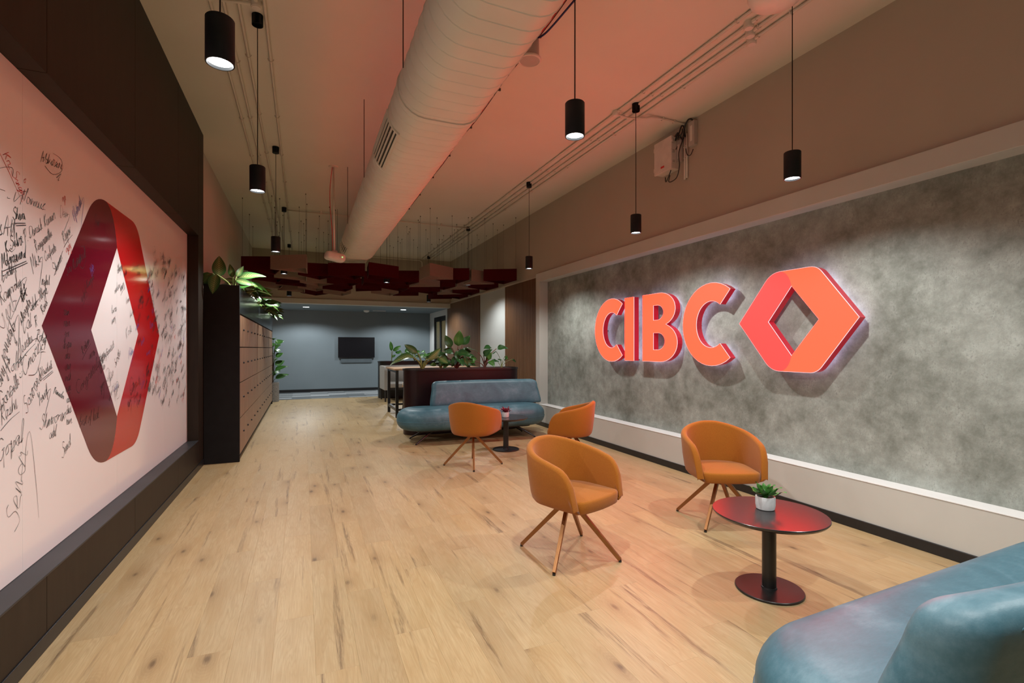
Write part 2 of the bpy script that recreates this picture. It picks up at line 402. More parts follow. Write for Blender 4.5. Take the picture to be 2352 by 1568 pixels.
floor = struct(box('floor', M['oak_trim'], XL-0.1, XC+0.1, YB, Y_FAR, -0.06, -0.010))
PW, PL = 0.1785, 1.22
def plank_mesh():
    b = MB(); g = 0.0001; c = 0.0004; w = PW/2-g; l = PL/2-g
    b.add([(-w,-l,-0.01),(w,-l,-0.01),(w,l,-0.01),(-w,l,-0.01),(-w,-l,-c),(w,-l,-c),(w,l,-c),(-w,l,-c),(-w+c,-l+c,0),(w-c,-l+c,0),(w-c,l-c,0),(-w+c,l-c,0)],
          [(0,1,5,4),(1,2,6,5),(2,3,7,6),(3,0,4,7),(4,5,9,8),(5,6,10,9),(6,7,11,10),(7,4,8,11),(8,9,10,11)])
    return b
pm = plank_mesh(); plank_me = pm.mesh('plank', M['oak'])
cells = []
x = XL+PW/2; ci = 0
while x < XF+0.02:
    off = (ci*0.43 % 1.0)*PL
    y = YB+PL/2-off
    while y-PL/2 < 14.62:
        cells.append((x, y)); y += PL
    x += PW; ci += 1
def in_view(x, y):
    t = x*SN+y*CS
    if t < 1.7: return 0
    u = (x*CS-y*SN)/t
    return 0 if abs(u) > 1.15 else 1.0/t**3
cells.sort(key=lambda c: -in_view(*c))
near = [c for c in cells if c[1]+PL/2 < 14.66 and c[1]-PL/2 > YB][:300]
nearset = set(near)
for (x, y) in near: link('plank', plank_me, floor, (x, y, 0))
b = MB(); rn = []
for (x, y) in cells:
    if (x, y) in nearset: continue
    y0 = max(y-PL/2, YB); y1 = min(y+PL/2, 14.65)
    if y1-y0 < 0.02: continue
    b.box(x-PW/2+0.0002, x+PW/2-0.0002, y0+0.0002, y1-0.0002, -0.01, 0); rn.append(random.random())
o = b.build('plank_rows', M['oak'], floor); o['kind'] = 'stuff'
a = o.data.attributes.new('rnd', 'FLOAT', 'FACE'); a.data.foreach_set('value', [rn[i//6] for i in range(len(o.data.polygons))])
carpet = struct(box('floor_carpet', M['carpet_base'], XL-0.1, XC+0.1, 14.65, Y_FAR, -0.009, -0.003))
y = 14.66; k = 0
while y < Y_FAR-0.05:
    x = XL-0.1+(0.5 if k % 2 else 0.0)-0.5
    while x < XC:
        x0 = max(x, XL-0.1); x1 = min(x+0.997, XC+0.1)
        if x1-x0 > 0.03: box('carpet_tile', random.choice(CARPET), x0, x1, y, min(y+0.247, Y_FAR), -0.003, 0.003, carpet)
        x += 1.0
    y += 0.25; k += 1

struct(box('ceiling', M['ceil'], XL-0.15, XC+0.3, YB, YF+0.02, HC, HC+0.1))
struct(box('wall_left', M['leftwall'], XL-0.15, XL, 6.885, Y_FAR, 0, HC))
struct(box('wall_left_behind_board', M['leftwall'], XL-0.15, -1.24, YB, 6.884, 0, HC))
struct(box('wall_right', M['upper'], XR, XC+0.3, YB, YF+0.3, 2.70, HC))
struct(box('wall_behind', M['leftwall'], XL-0.15, XC+0.3, YB-0.1, YB, 0, HC))
struct(box('wall_right_concrete', M['concrete'], XC, XC+0.1, YB, 8.10, 0.3, 2.70))
fr = struct(empty('wall_right_frame'))
Y0F, Y1F = 8.06, 8.21
box('frame_header', M['frame'], XF, XC+0.05, YB, Y1F, 2.608, 2.76, fr, 0.004)
box('frame_jamb', M['frame'], XF, XC+0.05, Y0F, Y1F, 0.376, 2.608, fr, 0.004)
box('low_wall', M['frame'], XF, XC+0.05, YB, Y1F, 0.0, 0.376, fr, 0.004)
box('ledge_cap', M['white'], XF-0.003, XC, YB, Y0F, 0.3765, 0.384, fr, 0.002)
struct(box('baseboard_right', M['black'], XF-0.014, XF+0.001, YB, Y1F+0.01, 0.0, 0.075, bevel=0.003))
# right wall beyond the frame: wall, fluted timber panel, back-painted glass, timber panel
struct(box('wall_right_rear', M['frame'], XR+0.02, XC+0.1, 8.2, 14.42, 0, 2.72))
def slat_panel(name, y0, y1, m, back, pitch, w):
    p = struct(empty(name)); box('backing', back, XR-0.005, XR+0.019, y0, y1, 0, 2.70, p)
    n = int((y1-y0)/pitch); me = MB().box(-0.018, 0, -w/2, w/2, 0, 2.70).mesh('slat', m)
    for i in range(n): link('slat', me, p, (XR-0.006, y0+(i+0.5)*(y1-y0)/n, 0))
    return p
slat_panel('wall_right_slat_panel', 8.215, 9.79, M['slat_wood'], M['panel_wood'], 0.046, 0.033)
slat_panel('wall_right_timber_panel', 11.44, 14.40, M['panel_wood'], M['panel_wood'], 0.12, 0.1185)
gp = struct(empty('wall_right_glass_panel'))
box('glass_sheet', M['glass_panel'], XR-0.012, XR+0.019, 9.80, 11.43, 0.0, 2.70, gp)
struct(box('trim_1', M['upper'], XR-0.03, XR+0.05, 8.21, YF, 2.70, 2.735))
# bulkhead, blue lobby
struct(box('wall_bulkhead', M['upper'], XL, XC+0.1, YF, YF+0.16, 2.70, HC))
struct(box('trim_2', M['frame'], XL, XC+0.1, YF-0.05, YF+0.2, 2.575, 2.70, bevel=0.003))
struct(box('ceiling_lobby', M['bluewall'], XL, XC+0.1, YF+0.2, Y_FAR, 2.60, 2.70))
struct(box('wall_far', M['bluewall'], XL-0.1, XC+0.2, Y_FAR, Y_FAR+0.1, 0, 2.70))
struct(box('baseboard_far', M['black'], XL, XC, Y_FAR-0.012, Y_FAR, 0.0, 0.09))
# white door wall at right of lobby (door opening y 14.9..16.4, z<2.42)
dw = struct(empty('wall_right_lobby')); XW = 4.06
box('wall_pier', M['white'], XW, XW+0.1, 14.42, 14.88, 0, 2.60, dw)
box('wall_pier', M['white'], XW, XW+0.1, 16.38, Y_FAR, 0, 2.60, dw)
box('wall_head', M['white'], XW, XW+0.1, 14.88, 16.38, 2.42, 2.60, dw)
dr = struct(empty('door_1'))
for yy in (14.88, 16.335): box('door_frame', M['black'], XW+0.01, XW+0.08, yy, yy+0.045, 0.004, 2.42, dr)
box('door_frame', M['black'], XW+0.01, XW+0.08, 14.925, 16.335, 2.36, 2.42, dr)
for y0, y1 in ((14.93, 15.62), (15.64, 16.33)):
    lf = empty('door_leaf', parent=dr)
    for a0, a1 in ((y0, y0+0.07), (y1-0.07, y1)): box('stile', M['black'], XW+0.025, XW+0.065, a0, a1, 0.012, 2.355, lf)
    box('rail', M['black'], XW+0.025, XW+0.065, y0+0.07, y1-0.07, 0.012, 0.12, lf)
    box('rail', M['black'], XW+0.025, XW+0.065, y0+0.07, y1-0.07, 2.27, 2.355, lf)
    box('pane', M['glass'], XW+0.04, XW+0.048, y0+0.07, y1-0.07, 0.12, 2.27, lf)
    box('handle', M['black'], XW+0.0, XW+0.02, (y0+0.10 if y0 > 15 else y1-0.1), (y0+0.12 if y0 > 15 else y1-0.08), 0.9, 1.25, lf)
cr = struct(empty('wall_corridor'))
box('corridor_wall', M['cream'], 5.60, 5.70, 14.0, 19.5, 0, 2.7, cr)
box('corridor_end', M['cream'], 4.16, 5.60, 19.4, 19.5, 0, 2.7, cr)
box('corridor_end', M['cream'], 4.16, 5.60, 14.2, 14.3, 0, 2.7, cr)
box('corridor_floor', M['white'], 4.16, 5.60, 14.3, 19.4, -0.03, 0.0, cr)
box('corridor_ceiling', M['white'], 4.16, 5.60, 14.3, 19.4, 2.6, 2.66, cr)
cl = tag(box('corridor_lamp', M['corridor_light'], 4.75, 4.95, 14.6, 18.8, 2.56, 2.599), 'warm linear ceiling lamp seen through the glass door', 'lamp')
ex = thing('exit_sign', 'small green exit sign glowing behind the glass door', 'sign', (4.5, 16.0, 2.30))
MB().box(-0.01, 0.01, -0.17, 0.17, 0.0, 0.13).build('sign_plate', M['black'], ex)
for i in range(4): MB().box(-0.014, -0.010, -0.13+i*0.075, -0.09+i*0.075, 0.045, 0.085).build('pictogram', M['exit_green'], ex)
MB().tube([(0, 0, 0.13), (0, 0, 0.30)], 0.006, 6).build('hanger', M['black'], ex)

# ---------------------------------------------------------------- dark cladding and signature board (left)
cl = struct(empty('trim_3'))
seams = [YB, -0.97, 0.345, 1.66, 2.97, 4.28, 5.59, 6.57]
for y0, y1 in zip(seams[:-1], seams[1:]):
    box('fascia_panel', M['dark'], -1.238, XD, y0+0.0015, y1-0.0015, 2.685, HC-0.002, cl, 0.0015)
    box('plinth_panel', M['dark'], -1.238, XD, y0+0.0015, y1-0.0015, 0.075, 0.335, cl, 0.0015)
box('pier_panel', M['dark'], -1.238, XD, 6.572, 6.88, 0.075, HC-0.002, cl, 0.002)
box('ledge_cap', M['ledge'], -1.238, XD+0.004, YB, 6.571, 0.336, 0.346, cl, 0.002)
struct(box('baseboard_left', M['black'], -1.238, XD+0.006, YB, 6.88, 0.0, 0.073, bevel=0.002))
bd = thing('signature_board', 'large glossy white board covered in signatures around a maroon and red emblem', 'board', (0, 0, 0))
for y0, y1 in zip([YB, -0.8, 0.47, 1.745, 3.02, 4.29, 5.56], [-0.8, 0.47, 1.745, 3.02, 4.29, 5.56, 6.568]):
    box('board_panel', M['board'], -1.238, XBD, y0+0.0006, y1-0.0006, 0.348, 2.683, bd)
XB = XBD                   # board surface (in front of plaster)
def emblem_polys():
    """unit emblem: width 1 (-.5...5), height .79; returns left piece, right piece as closed outlines"""
    h = 0.395
    def arc(c0, c1, c2, n=8):
        return [((1-t)**2*c0[0]+2*t*(1-t)*c1[0]+t*t*c2[0], (1-t)**2*c0[1]+2*t*(1-t)*c1[1]+t*t*c2[1]) for t in [i/n for i in range(n+1)]]
    tl = (-0.185, h); tr = (0.20, h)
    # left edge direction
    ex_, ey = (-0.5-tl[0], -h); L = math.hypot(ex_, ey); r = 0.085
    p0 = (tl[0]+ex_/L*r, tl[1]+ey/L*r); p2 = (tl[0]+r, h)
    cornerL = arc(p0, tl, p2)
    bnd = arc((-0.10, h), (-0.03, h*0.97), (-0.005, 0.272), 8)
    fx, fy = (0.5-tr[0], -h); L2 = math.hypot(fx, fy); r2 = 0.06
    cornerR = arc((tr[0]-r2, h), tr, (tr[0]+fx/L2*r2, h+fy/L2*r2))
    it, il, ir = (-0.005, 0.272), (-0.215, 0.0), (0.217, 0.0)
    up = lambda P: [(a, -b_) for a, b_ in reversed(P)]
    left = [(-0.5, 0)]+cornerL[:-1]+bnd+[il]+[(a, -b_) for a, b_ in reversed(bnd)]+[(a, -b_) for a, b_ in reversed(cornerL[:-1])]
    right = list(bnd[:-1])[::-1]+[]    # from near inner top up to the top edge
    right = [it]+list(reversed(bnd[:-1]))+cornerR+[(0.5, 0)]+up(cornerR)+[(a, -b_) for a, b_ in bnd[:-1]]+[(it[0], -it[1]), ir]
    return left, right
EML, EMR = emblem_polys()
CY, CZ, EWD = 4.30, 1.512, 2.19
for poly, m, nm in ((EML, 'emb_dark', 'emblem_dark_half'), (EMR, 'emb_red', 'emblem_red_half')):
    pts = [(CY+p[0]*EWD, CZ+p[1]*EWD) for p in poly]
    o = extrude_poly([pts], XB+0.0002, XB+0.0012, lambda p, d: (d, p[0], p[1])).build(nm, M[m], bd); fix_normals(o.data)

# stroke lettering for the handwriting
LET = {
 'a': [(.6,.8),(.3,1),(0,.55),(.1,.08),(.4,.1),(.6,.85),(.62,.15),(.85,.1)], 'b': [(0,.3),(.25,1.9),(.12,.1),(.5,.05),(.6,.6),(.3,.75),(.8,.65)],
 'c': [(.6,.85),(.3,1),(0,.5),(.3,0),(.7,.2)], 'd': [(.6,.8),(.3,1),(0,.5),(.3,0),(.55,.4),(.72,2),(.6,.1),(.85,.1)],
 'e': [(0,.4),(.5,.6),(.35,1),(.05,.6),(.25,0),(.7,.25)], 'f': [(0,.2),(.45,1.8),(.2,2),(.15,-.9),(.4,.3),(.7,.4)],
 'g': [(.6,.8),(.3,1),(0,.5),(.3,.05),(.6,.85),(.5,-.9),(.1,-.7),(.85,.2)], 'h': [(0,.1),(.25,2),(.1,0),(.35,.95),(.55,.7),(.55,.05),(.8,.2)],
 'i': [(0,.3),(.2,1),(.2,.05),(.45,.2)], 'j': [(0,.3),(.3,1),(.2,-.9),(-.1,-.6),(.5,.3)], 'k': [(0,.1),(.25,2),(.1,0),(.5,1),(.15,.5),(.6,0),(.8,.15)],
 'l': [(0,.2),(.35,1.9),(.15,1.8),(.15,.05),(.45,.2)], 'm': [(0,.1),(.1,1),(.12,0),(.35,1),(.42,0),(.65,1),(.75,.1),(.95,.2)],
 'n': [(0,.1),(.1,1),(.12,0),(.4,1),(.5,.1),(.75,.2)], 'o': [(.4,1),(0,.6),(.2,0),(.55,.4),(.4,1),(.8,.9)], 'p': [(0,.8),(.15,1),(.05,-1),(.2,.9),(.55,.8),(.5,.1),(.15,.1),(.8,.2)],
 'q': [(.6,.8),(.3,1),(0,.5),(.3,0),(.6,.9),(.55,-1),(.9,-.2)], 'r': [(0,.1),(.15,1.1),(.2,.85),(.5,.95),(.45,.1),(.7,.15)], 's': [(0,.1),(.4,1.05),(.25,.7),(.5,.2),(.1,0),(.75,.2)],
 't': [(0,.3),(.3,1.8),(.2,.1),(.45,.1),(.1,1.1),(.6,1.2)], 'u': [(0,1),(.05,.1),(.35,.1),(.5,1),(.5,.05),(.8,.2)], 'v': [(0,1),(.2,0),(.45,1),(.75,.9)],
 'w': [(0,1),(.1,0),(.35,.8),(.5,0),(.75,1),(.95,.9)], 'x': [(0,1),(.5,0),(.3,.5),(.0,0),(.5,1),(.8,.2)], 'y': [(0,1),(.1,.2),(.4,.2),(.5,1),(.4,-.9),(.05,-.7),(.85,.2)],
 'z': [(0,1),(.5,1),(0,0),(.4,0),(.3,-.8),(.8,.2)], '.': [(.1,.05),(.2,.0),(.15,.1)], ' ': None,
 'A': [(0,-.1),(.5,2.1),(.8,-.1),(.75,.8),(.1,.7),(1.1,.9)], 'B': [(.1,0),(.15,2),(.8,1.8),(.2,1.1),(.9,.6),(.1,0)], 'C': [(.9,1.7),(.5,2.1),(0,1),(.4,-.1),(1,.4)],
 'D': [(.2,0),(.15,2),(.9,1.6),(1,.6),(.2,-.05),(-.1,.3)], 'G': [(.9,1.7),(.4,2),(0,.9),(.5,0),(.9,.9),(.5,.9),(1,.8),(.8,-.8)], 'K': [(.1,2),(.1,0),(.1,1),(.8,2),(.2,1),(.9,0)],
 'M': [(0,-.3),(.15,2),(.45,.4),(.8,2.1),(.9,0)], 'N': [(-.1,-.6),(.2,1.9),(.5,.1),(.75,2.4),(.8,1.6)], 'P': [(.3,-.7),(.25,1.9),(-.1,1.6),(.6,2.1),(.8,1.3),(.2,.9)],
 'R': [(.2,-.2),(.2,2),(-.1,1.6),(.7,2),(.7,1.2),(.2,1),(.9,-.1)], 'S': [(.8,1.8),(.4,2.1),(.1,1.5),(.7,.7),(.4,-.1),(-.2,.3)], 'V': [(-.1,1.8),(.1,2),(.4,0),(.9,2.1)],
 'E': [(.8,2),(.1,2),(.1,1),(.6,1.05),(.1,1),(.1,0),(.8,0)], 'Y': [(0,2),(.4,1),(.8,2),(.3,-.2)], 'T': [(-.1,1.9),(.9,2.1),(.45,2),(.4,0)], 'H': [(.1,2),(.05,0),(.1,1),(.8,1.05),(.85,2.1),(.8,-.1)], 'O': [(.5,2),(0,1),(.4,0),(.9,1),(.5,2)],
}
def write(text, jit, rs):
    """list of strokes (2D), x-height 1"""
    strokes = []; cur = []; x = 0
    for ch in text:
        L = LET.get(ch)
        if L is None:
            if cur: strokes.append(cur); cur = []
            x += 0.7; continue
        if ch.isupper() or ch == '.':
            if cur: strokes.append(cur); cur = []
        s = rs.uniform(0.85, 1.15)
        pts = [(x+a*s+rs.gauss(0, jit), b_*s+rs.gauss(0, jit)) for a, b_ in L]
        cur += pts; x += max(a for a, _ in L)*s+(0.02 if not ch.isupper() else 0.12)
        if ch.isupper() or ch == '.': strokes.append(cur); cur = []
    if cur: strokes.append(cur)
    return strokes, x
def ribbon(mb, pts, w, plane_x):
    P = catmull([(p[0], p[1], 0) for p in pts], 4); n = len(P); vs_ = []
    for i, p in enumerate(P):
        d = P[min(i+1, n-1)]-P[max(i-1, 0)]; 
        if d.length < 1e-9: d = Vector((1, 0, 0))
        d.normalize(); q = Vector((-d.y, d.x, 0))*w*(0.75+0.25*math.sin(i*0.7))*0.5
        vs_ += [(plane_x, p.x+q.x, p.y+q.y), (plane_x, p.x-q.x, p.y-q.y)]
    mb.add(vs_, [(2*i, 2*i+1, 2*i+3, 2*i+2) for i in range(n-1)])
SIGN_N = [0]
def signature(text, yc, zc, h, ang, ink='ink_black', jit=0.09, seed=0, width=0.006, stretch=1.0, deco=None, slant=0.25):
    rs = random.Random(seed); st, L = write(text, jit, rs); h *= 0.78; width *= 0.50; jit *= 0.8
    ca, sa = math.cos(ang), math.sin(ang); mb = MB()
    if deco == 'under': st.append([(-0.1*L, -0.7), (0.5*L, -0.55), (1.1*L, -0.75)])
    if deco == 'under2': st += [[(0, -0.7), (L, -0.6)], [(0.2*L, -1.1), (1.05*L, -0.95)]]
    if deco == 'loop': st.append([(0.2*L, -0.6), (0.6*L, -1.6), (1.0*L, -0.2), (0.9*L, 1.8), (0.5*L, 2.3)])
    if deco == 'tail': st.append([(0.8*L, 0.2), (1.1*L, 0.5), (1.25*L, 0.1), (0.7*L, -1.8), (0.3*L, -3.0)])
    if deco == 'strike': st.append([(-0.1*L, 0.2), (1.2*L, 1.0)])
    if deco == 'dots': st += [[(0.7*L, -0.9), (0.73*L, -1.0), (0.7*L, -0.95)], [(0.9*L, -0.85), (0.93*L, -0.95), (0.9*L, -0.9)], [(0.65*L, -1.3), (0.8*L, -1.6), (1.0*L, -1.2)]]
    SIGN_N[0] += 1
    px_ = XB+0.0014+0.0000015*SIGN_N[0]
    for s in st:
        pts = []
        for a, b_ in s:
            xx = (a-L/2+b_*slant)*h*stretch; zz = (b_-0.5)*h
            pts.append((yc+xx*ca-zz*sa, zc+xx*sa+zz*ca))
        ribbon(mb, pts, width, px_)
    return mb.build('signature', M[ink], bd)
def sig_px(text, px, py, h, deg, ink='ink_black', **kw):
    Y, Z = px_plane_x(px, py, XB); return signature(text, Y, Z, h, math.radians(deg*1.45 if abs(deg) < 60 else deg), ink, **kw)
k = 0
for (text, px, py, h, deg, ink, kw) in [
  ('Abhiram', 118, 373, 0.036, 6, 'ink_black', dict(deco='loop', stretch=1.5)), ('V', 138, 402, 0.03, 150, 'ink_black', {}),
  ('Kr. Singh', 32, 402, 0.034, -28, 'ink_red', dict(stretch=1.3, deco='under')), ('o', 56, 415, 0.03, 0, 'ink_red', {}),
  ('C.v', 14, 432, 0.09, -10, 'ink_black', dict(stretch=1.6)), ('Nanuus', 76, 465, 0.036, 2, 'ink_black', dict(stretch=1.6)),
  ('viji', 146, 457, 0.03, 20, 'ink_red', {}), ('Bfatruth', 178, 483, 0.035, 35, 'ink_blue', dict(deco='tail')),
  ('Shivri', 44, 497, 0.034, 8, 'ink_black', dict(deco='under2', width=0.009)), ('P. Dinesh Kumar', 92, 522, 0.034, 22, 'ink_black', dict(stretch=1.2)),
  ('Devi', 146, 492, 0.040, 10, 'ink_black', dict(deco='tail', width=0.004)), ('sAtt', 16, 530, 0.055, 5, 'ink_black', dict(deco='dots')),
  ('Ragav', 153, 540, 0.036, 28, 'ink_black', dict(deco='under')), ('K. Selva', 32, 562, 0.036, 18, 'ink_black', dict(width=0.009)),
  ('Rangasmithi', 100, 555, 0.032, 24, 'ink_black', {}), ('Mdevanand', 32, 594, 0.036, 14, 'ink_black', dict(deco='under2', width=0.009)),
  ('vijay', 157, 570, 0.03, 25, 'ink_red', {}), ('Casfectr', 116, 582, 0.03, 22, 'ink_black', {}), ('M.k.r', 82, 605, 0.042, 25, 'ink_black', dict(deco='tail')),
  ('Skumar', 133, 608, 0.034, 34, 'ink_black', dict(deco='strike')), ('bathl', 20, 627, 0.036, 20, 'ink_black', dict(stretch=1.4)),
  ('Ramvvaly', 24, 668, 0.040, 22, 'ink_black', dict(deco='tail')), ('nalul', 104, 648, 0.034, 6, 'ink_black', {}), ('tbl', 54, 680, 0.036, 30, 'ink_black', dict(deco='strike', width=0.009)),
  ('Ylbgk', 98, 676, 0.034, 20, 'ink_black', {}), ('Gjab', 17, 722, 0.075, 30, 'ink_black', dict(width=0.004)), ('stvajita', 58, 716, 0.032, 35, 'ink_black', {}),
  ('abh', 78, 702, 0.036, 18, 'ink_black', dict(deco='strike')), ('Rana', 102, 706, 0.028, 35, 'ink_black', {}), ('Cal', 62, 748, 0.04, 15, 'ink_black', {}), ('R', 82, 742, 0.04, 15, 'ink_black', {}),
  ('Janiigb', 18, 785, 0.05, 40, 'ink_black', dict(deco='tail')), ('Vaishu', 58, 793, 0.042, 22, 'ink_black', dict(deco='under')), ('Rohit', 94, 778, 0.036, -4, 'ink_black', {}),
  ('EY', 99, 796, 0.03, 2, 'ink_black', dict(deco='under')), ('Cmeri', 72, 825, 0.05, 25, 'ink_black', dict(deco='loop', stretch=1.3)), ('aAt', 38, 838, 0.042, 14, 'ink_black', dict(deco='dots')),
  ('emyfs', 8, 854, 0.045, 40, 'ink_black', {}), ('Vaishali', 106, 850, 0.030, 12, 'ink_black', dict(deco='under2')), ('Gareelh', 22, 903, 0.042, 22, 'ink_black', {}),
  ('Saroord', 76, 900, 0.048, 32, 'ink_black', {}), ('Yenvf', 98, 912, 0.040, 18, 'ink_black', dict(deco='tail')), ('Premaselva', 135, 905, 0.022, -16, 'ink_black', {}),
  ('Rashi', 20, 945, 0.046, 16, 'ink_black', dict(deco='under')), ('Shmoorix', 122, 965, 0.046, 2, 'ink_black', dict(stretch=1.2)), ('adil', 121, 998, 0.034, 4, 'ink_black', {}),
  ('Gopal', 24, 1025, 0.060, 12, 'ink_black', dict(stretch=1.3)), ('Senel', 152, 1030, 0.042, 18, 'ink_black', dict(slant=0.4)), ('Sener', 44, 1120, 0.085, 50, 'ink_black', dict(width=0.005, stretch=1.3, deco='tail')),
  ('Sonl', 222, 512, 0.04, 2, 'ink_black', {}), ('Sai Kumar', 170, 610, 0.04, 18, 'ink_black', {}), ('Congratulations', 214, 852, 0.045, 18, 'ink_black', dict(stretch=1.3)), ('Best of luck', 205, 963, 0.045, 2, 'ink_black', {}), ('Congrats', 310, 884, 0.05, 3, 'ink_black', {})]:
    k += 1; sig_px(text, px, py, h, deg, ink, seed=k, **kw)
for i, nm in enumerate(['ram', 'ravi', 'joe', 'deepa', 'anu', 'uma', 'vish', 'sai', 'ali', 'das', 'ravi']):
    sig_px(nm, 152+i*0.6, 718+i*25, 0.034, 2, seed=300+i)
NAMES = ['Anil', 'Kavya', 'Suresh', 'Meena', 'Rahul', 'Divya', 'Karth', 'Priya', 'Nithin', 'Swathi', 'Gopi', 'Lavan', 'Harsha', 'Teja', 'Bhanu', 'Pooja', 'Manoj', 'Sneha', 'Vikas', 'Neha', 'Rohan', 'Asha', 'Ganesh', 'Kiran', 'Mohan', 'Varun']
rs = random.Random(11)
def outside_inner(y, z): return abs(y-CY)/(0.216*EWD)+abs(z-CZ)/(0.272*EWD) > 1
cnt = 0; tries = 0
while cnt < 215 and tries < 4000:
    tries += 1
    Y = rs.uniform(3.55, 6.45) if rs.random() < 0.45 else rs.uniform(5.0, 6.48)
    Z = rs.uniform(0.95, 2.02)+(Y-4.2)*0.03
    if Y > 5.2: Z = rs.uniform(0.85, 2.25)
    cnt += 1
    ink = 'ink_black'; q = rs.random()
    if q > 0.92: ink = 'ink_blue'
    elif q > 0.88: ink = 'ink_red'
    nm = rs.choice(NAMES); nm = nm if rs.random() < 0.6 else nm.lower()
    signature(nm, Y, Z, rs.uniform(0.024, 0.042), math.radians(rs.uniform(15, 52)), ink, jit=0.13, seed=1000+cnt, width=rs.uniform(0.003, 0.0062), stretch=rs.uniform(0.8, 1.25),
              deco=rs.choice([None, None, None, 'under', 'strike', 'tail', 'loop']))

# ---------------------------------------------------------------- illuminated sign (right)
XFACE, XBACK = 3.992, 4.072
def ell(cx, cz, rx, rz, a0, a1, n=28):
    return [(cx+rx*math.cos(math.radians(a0+(a1-a0)*i/n)), cz+rz*math.sin(math.radians(a0+(a1-a0)*i/n))) for i in range(n+1)]
def letter_C():
    cx, cz = 0.42, 0.44
    out = ell(cx, cz, 0.42, 0.44, 53, 307); inn = ell(cx, cz, 0.215, 0.25, 305, 55)
    return [out+inn]
def letter_I(): return [[(0, 0.022), (0.195, 0.022), (0.195, 0.858), (0, 0.858)]]
def letter_B():
    o = [(0, 0.022), (0.33, 0.022)]+ell(0.33, 0.252, 0.30, 0.23, -88, 62, 16)+[(0.43, 0.475)]+ell(0.32, 0.658, 0.275, 0.20, -58, 88, 16)+[(0.32, 0.858), (0, 0.858)]
    h1 = [(0.205, 0.53), (0.28, 0.53)]+ell(0.28, 0.622, 0.115, 0.092, -86, 86, 12)+[(0.28, 0.714), (0.205, 0.714)]
    h2 = [(0.205, 0.165), (0.29, 0.165)]+ell(0.29, 0.27, 0.13, 0.105, -86, 86, 12)+[(0.29, 0.375), (0.205, 0.375)]
    return [o, h1, h2]
def sign_piece(name, label, loops, y_left, z0, faces=None):
    # local: x = depth (0 at face, +toward wall), y = -viewer right
    t = thing(name, label, 'sign letter' if name == 'sign_letter' else 'sign emblem', (XFACE, y_left, z0), 0, 'illuminated wall sign')
    to3 = lambda p, d: (d, -p[0], p[1])
    o = extrude_poly(loops, 0.006, XBACK-XFACE, to3).build('return', M['sign_side'], t); fix_normals(o.data)
    for lp, m in (faces or [(loops, 'sign_orange')]):
        o = extrude_poly(lp, 0.0, 0.0055, to3).build('lit_face', M[m], t); fix_normals(o.data)
    for lp in loops:
        b = MB(); b.tube([to3(p, 0.004) for p in lp+[lp[0]]], 0.0035, 6, cap=False); b.build('edge_trim', M['sign_edge'], t)
    # halo tubes behind the letter, along its outline
    def inset(lp, d):
        n = len(lp); out = []; area = sum(lp[i][0]*lp[(i+1) % n][1]-lp[(i+1) % n][0]*lp[i][1] for i in range(n)); sg = 1 if area > 0 else -1
        for i in range(n):
            a = Vector(lp[i-1]); c = Vector(lp[(i+1) % n]); dd = (c-a)
            if dd.length < 1e-9: dd = Vector((1, 0))
            dd.normalize(); out.append((lp[i][0]-dd.y*d*sg, lp[i][1]+dd.x*d*sg))
        return out
    il = inset(loops[0], 0.035)
    b = MB(); b.tube([to3(p, XBACK-XFACE+0.010) for p in il+[il[0]]], 0.004, 5, cap=False); b.build('halo_strip', M['sign_halo'], t)
    for i in range(2):
        p = loops[0][len(loops[0])*(1+2*i)//4]; q = inset(loops[0], 0.05)[len(loops[0])*(1+2*i)//4]
        MB().tube([to3(q, XBACK-XFACE), to3(q, XC-XFACE+0.002)], 0.006, 6).build('standoff', M['black'], t)
    return t
ZS = 1.212
sign_piece('sign_letter', 'glowing orange letter C at the far left end of the wall sign', letter_C(), 6.265, ZS)
sign_piece('sign_letter', 'glowing orange letter I between the first C and the B', letter_I(), 5.53, ZS)
sign_piece('sign_letter', 'glowing orange letter B in the middle of the wall sign', letter_B(), 5.15, ZS)
sign_piece('sign_letter', 'glowing orange letter C right beside the emblem', letter_C(), 4.425, ZS)
EW = 1.145
sc = lambda P: [((p[0]+0.5)*EW, p[1]*EW) for p in P]
outer = EML[:EML.index((-0.215, 0.0))]
outline = [p for p in EML[:1]]
def emblem_outer():
    l = EML; n = 0
    # left piece: vertex, corner (8), boundary (9) ... use corner points and the right piece's outer points
    cornerL = l[1:9]; cR = EMR[9:18]; 
    up = [(-0.5, 0)]+cornerL+[(-0.10, 0.395)]+cR
    return up+[(0.5, 0)]+[(a, -b_) for a, b_ in reversed(up[1:])]
inner = [(-0.215, 0.0), (-0.005, 0.272), (0.217, 0.0), (-0.005, -0.272)]
sign_piece('sign_emblem', 'glowing hexagonal emblem with diamond opening at the right end of the sign', [sc(emblem_outer()), sc(inner)], 3.632, 1.642,
           faces=[([sc(EML)], 'sign_red'), ([sc(EMR)], 'sign_orange')])

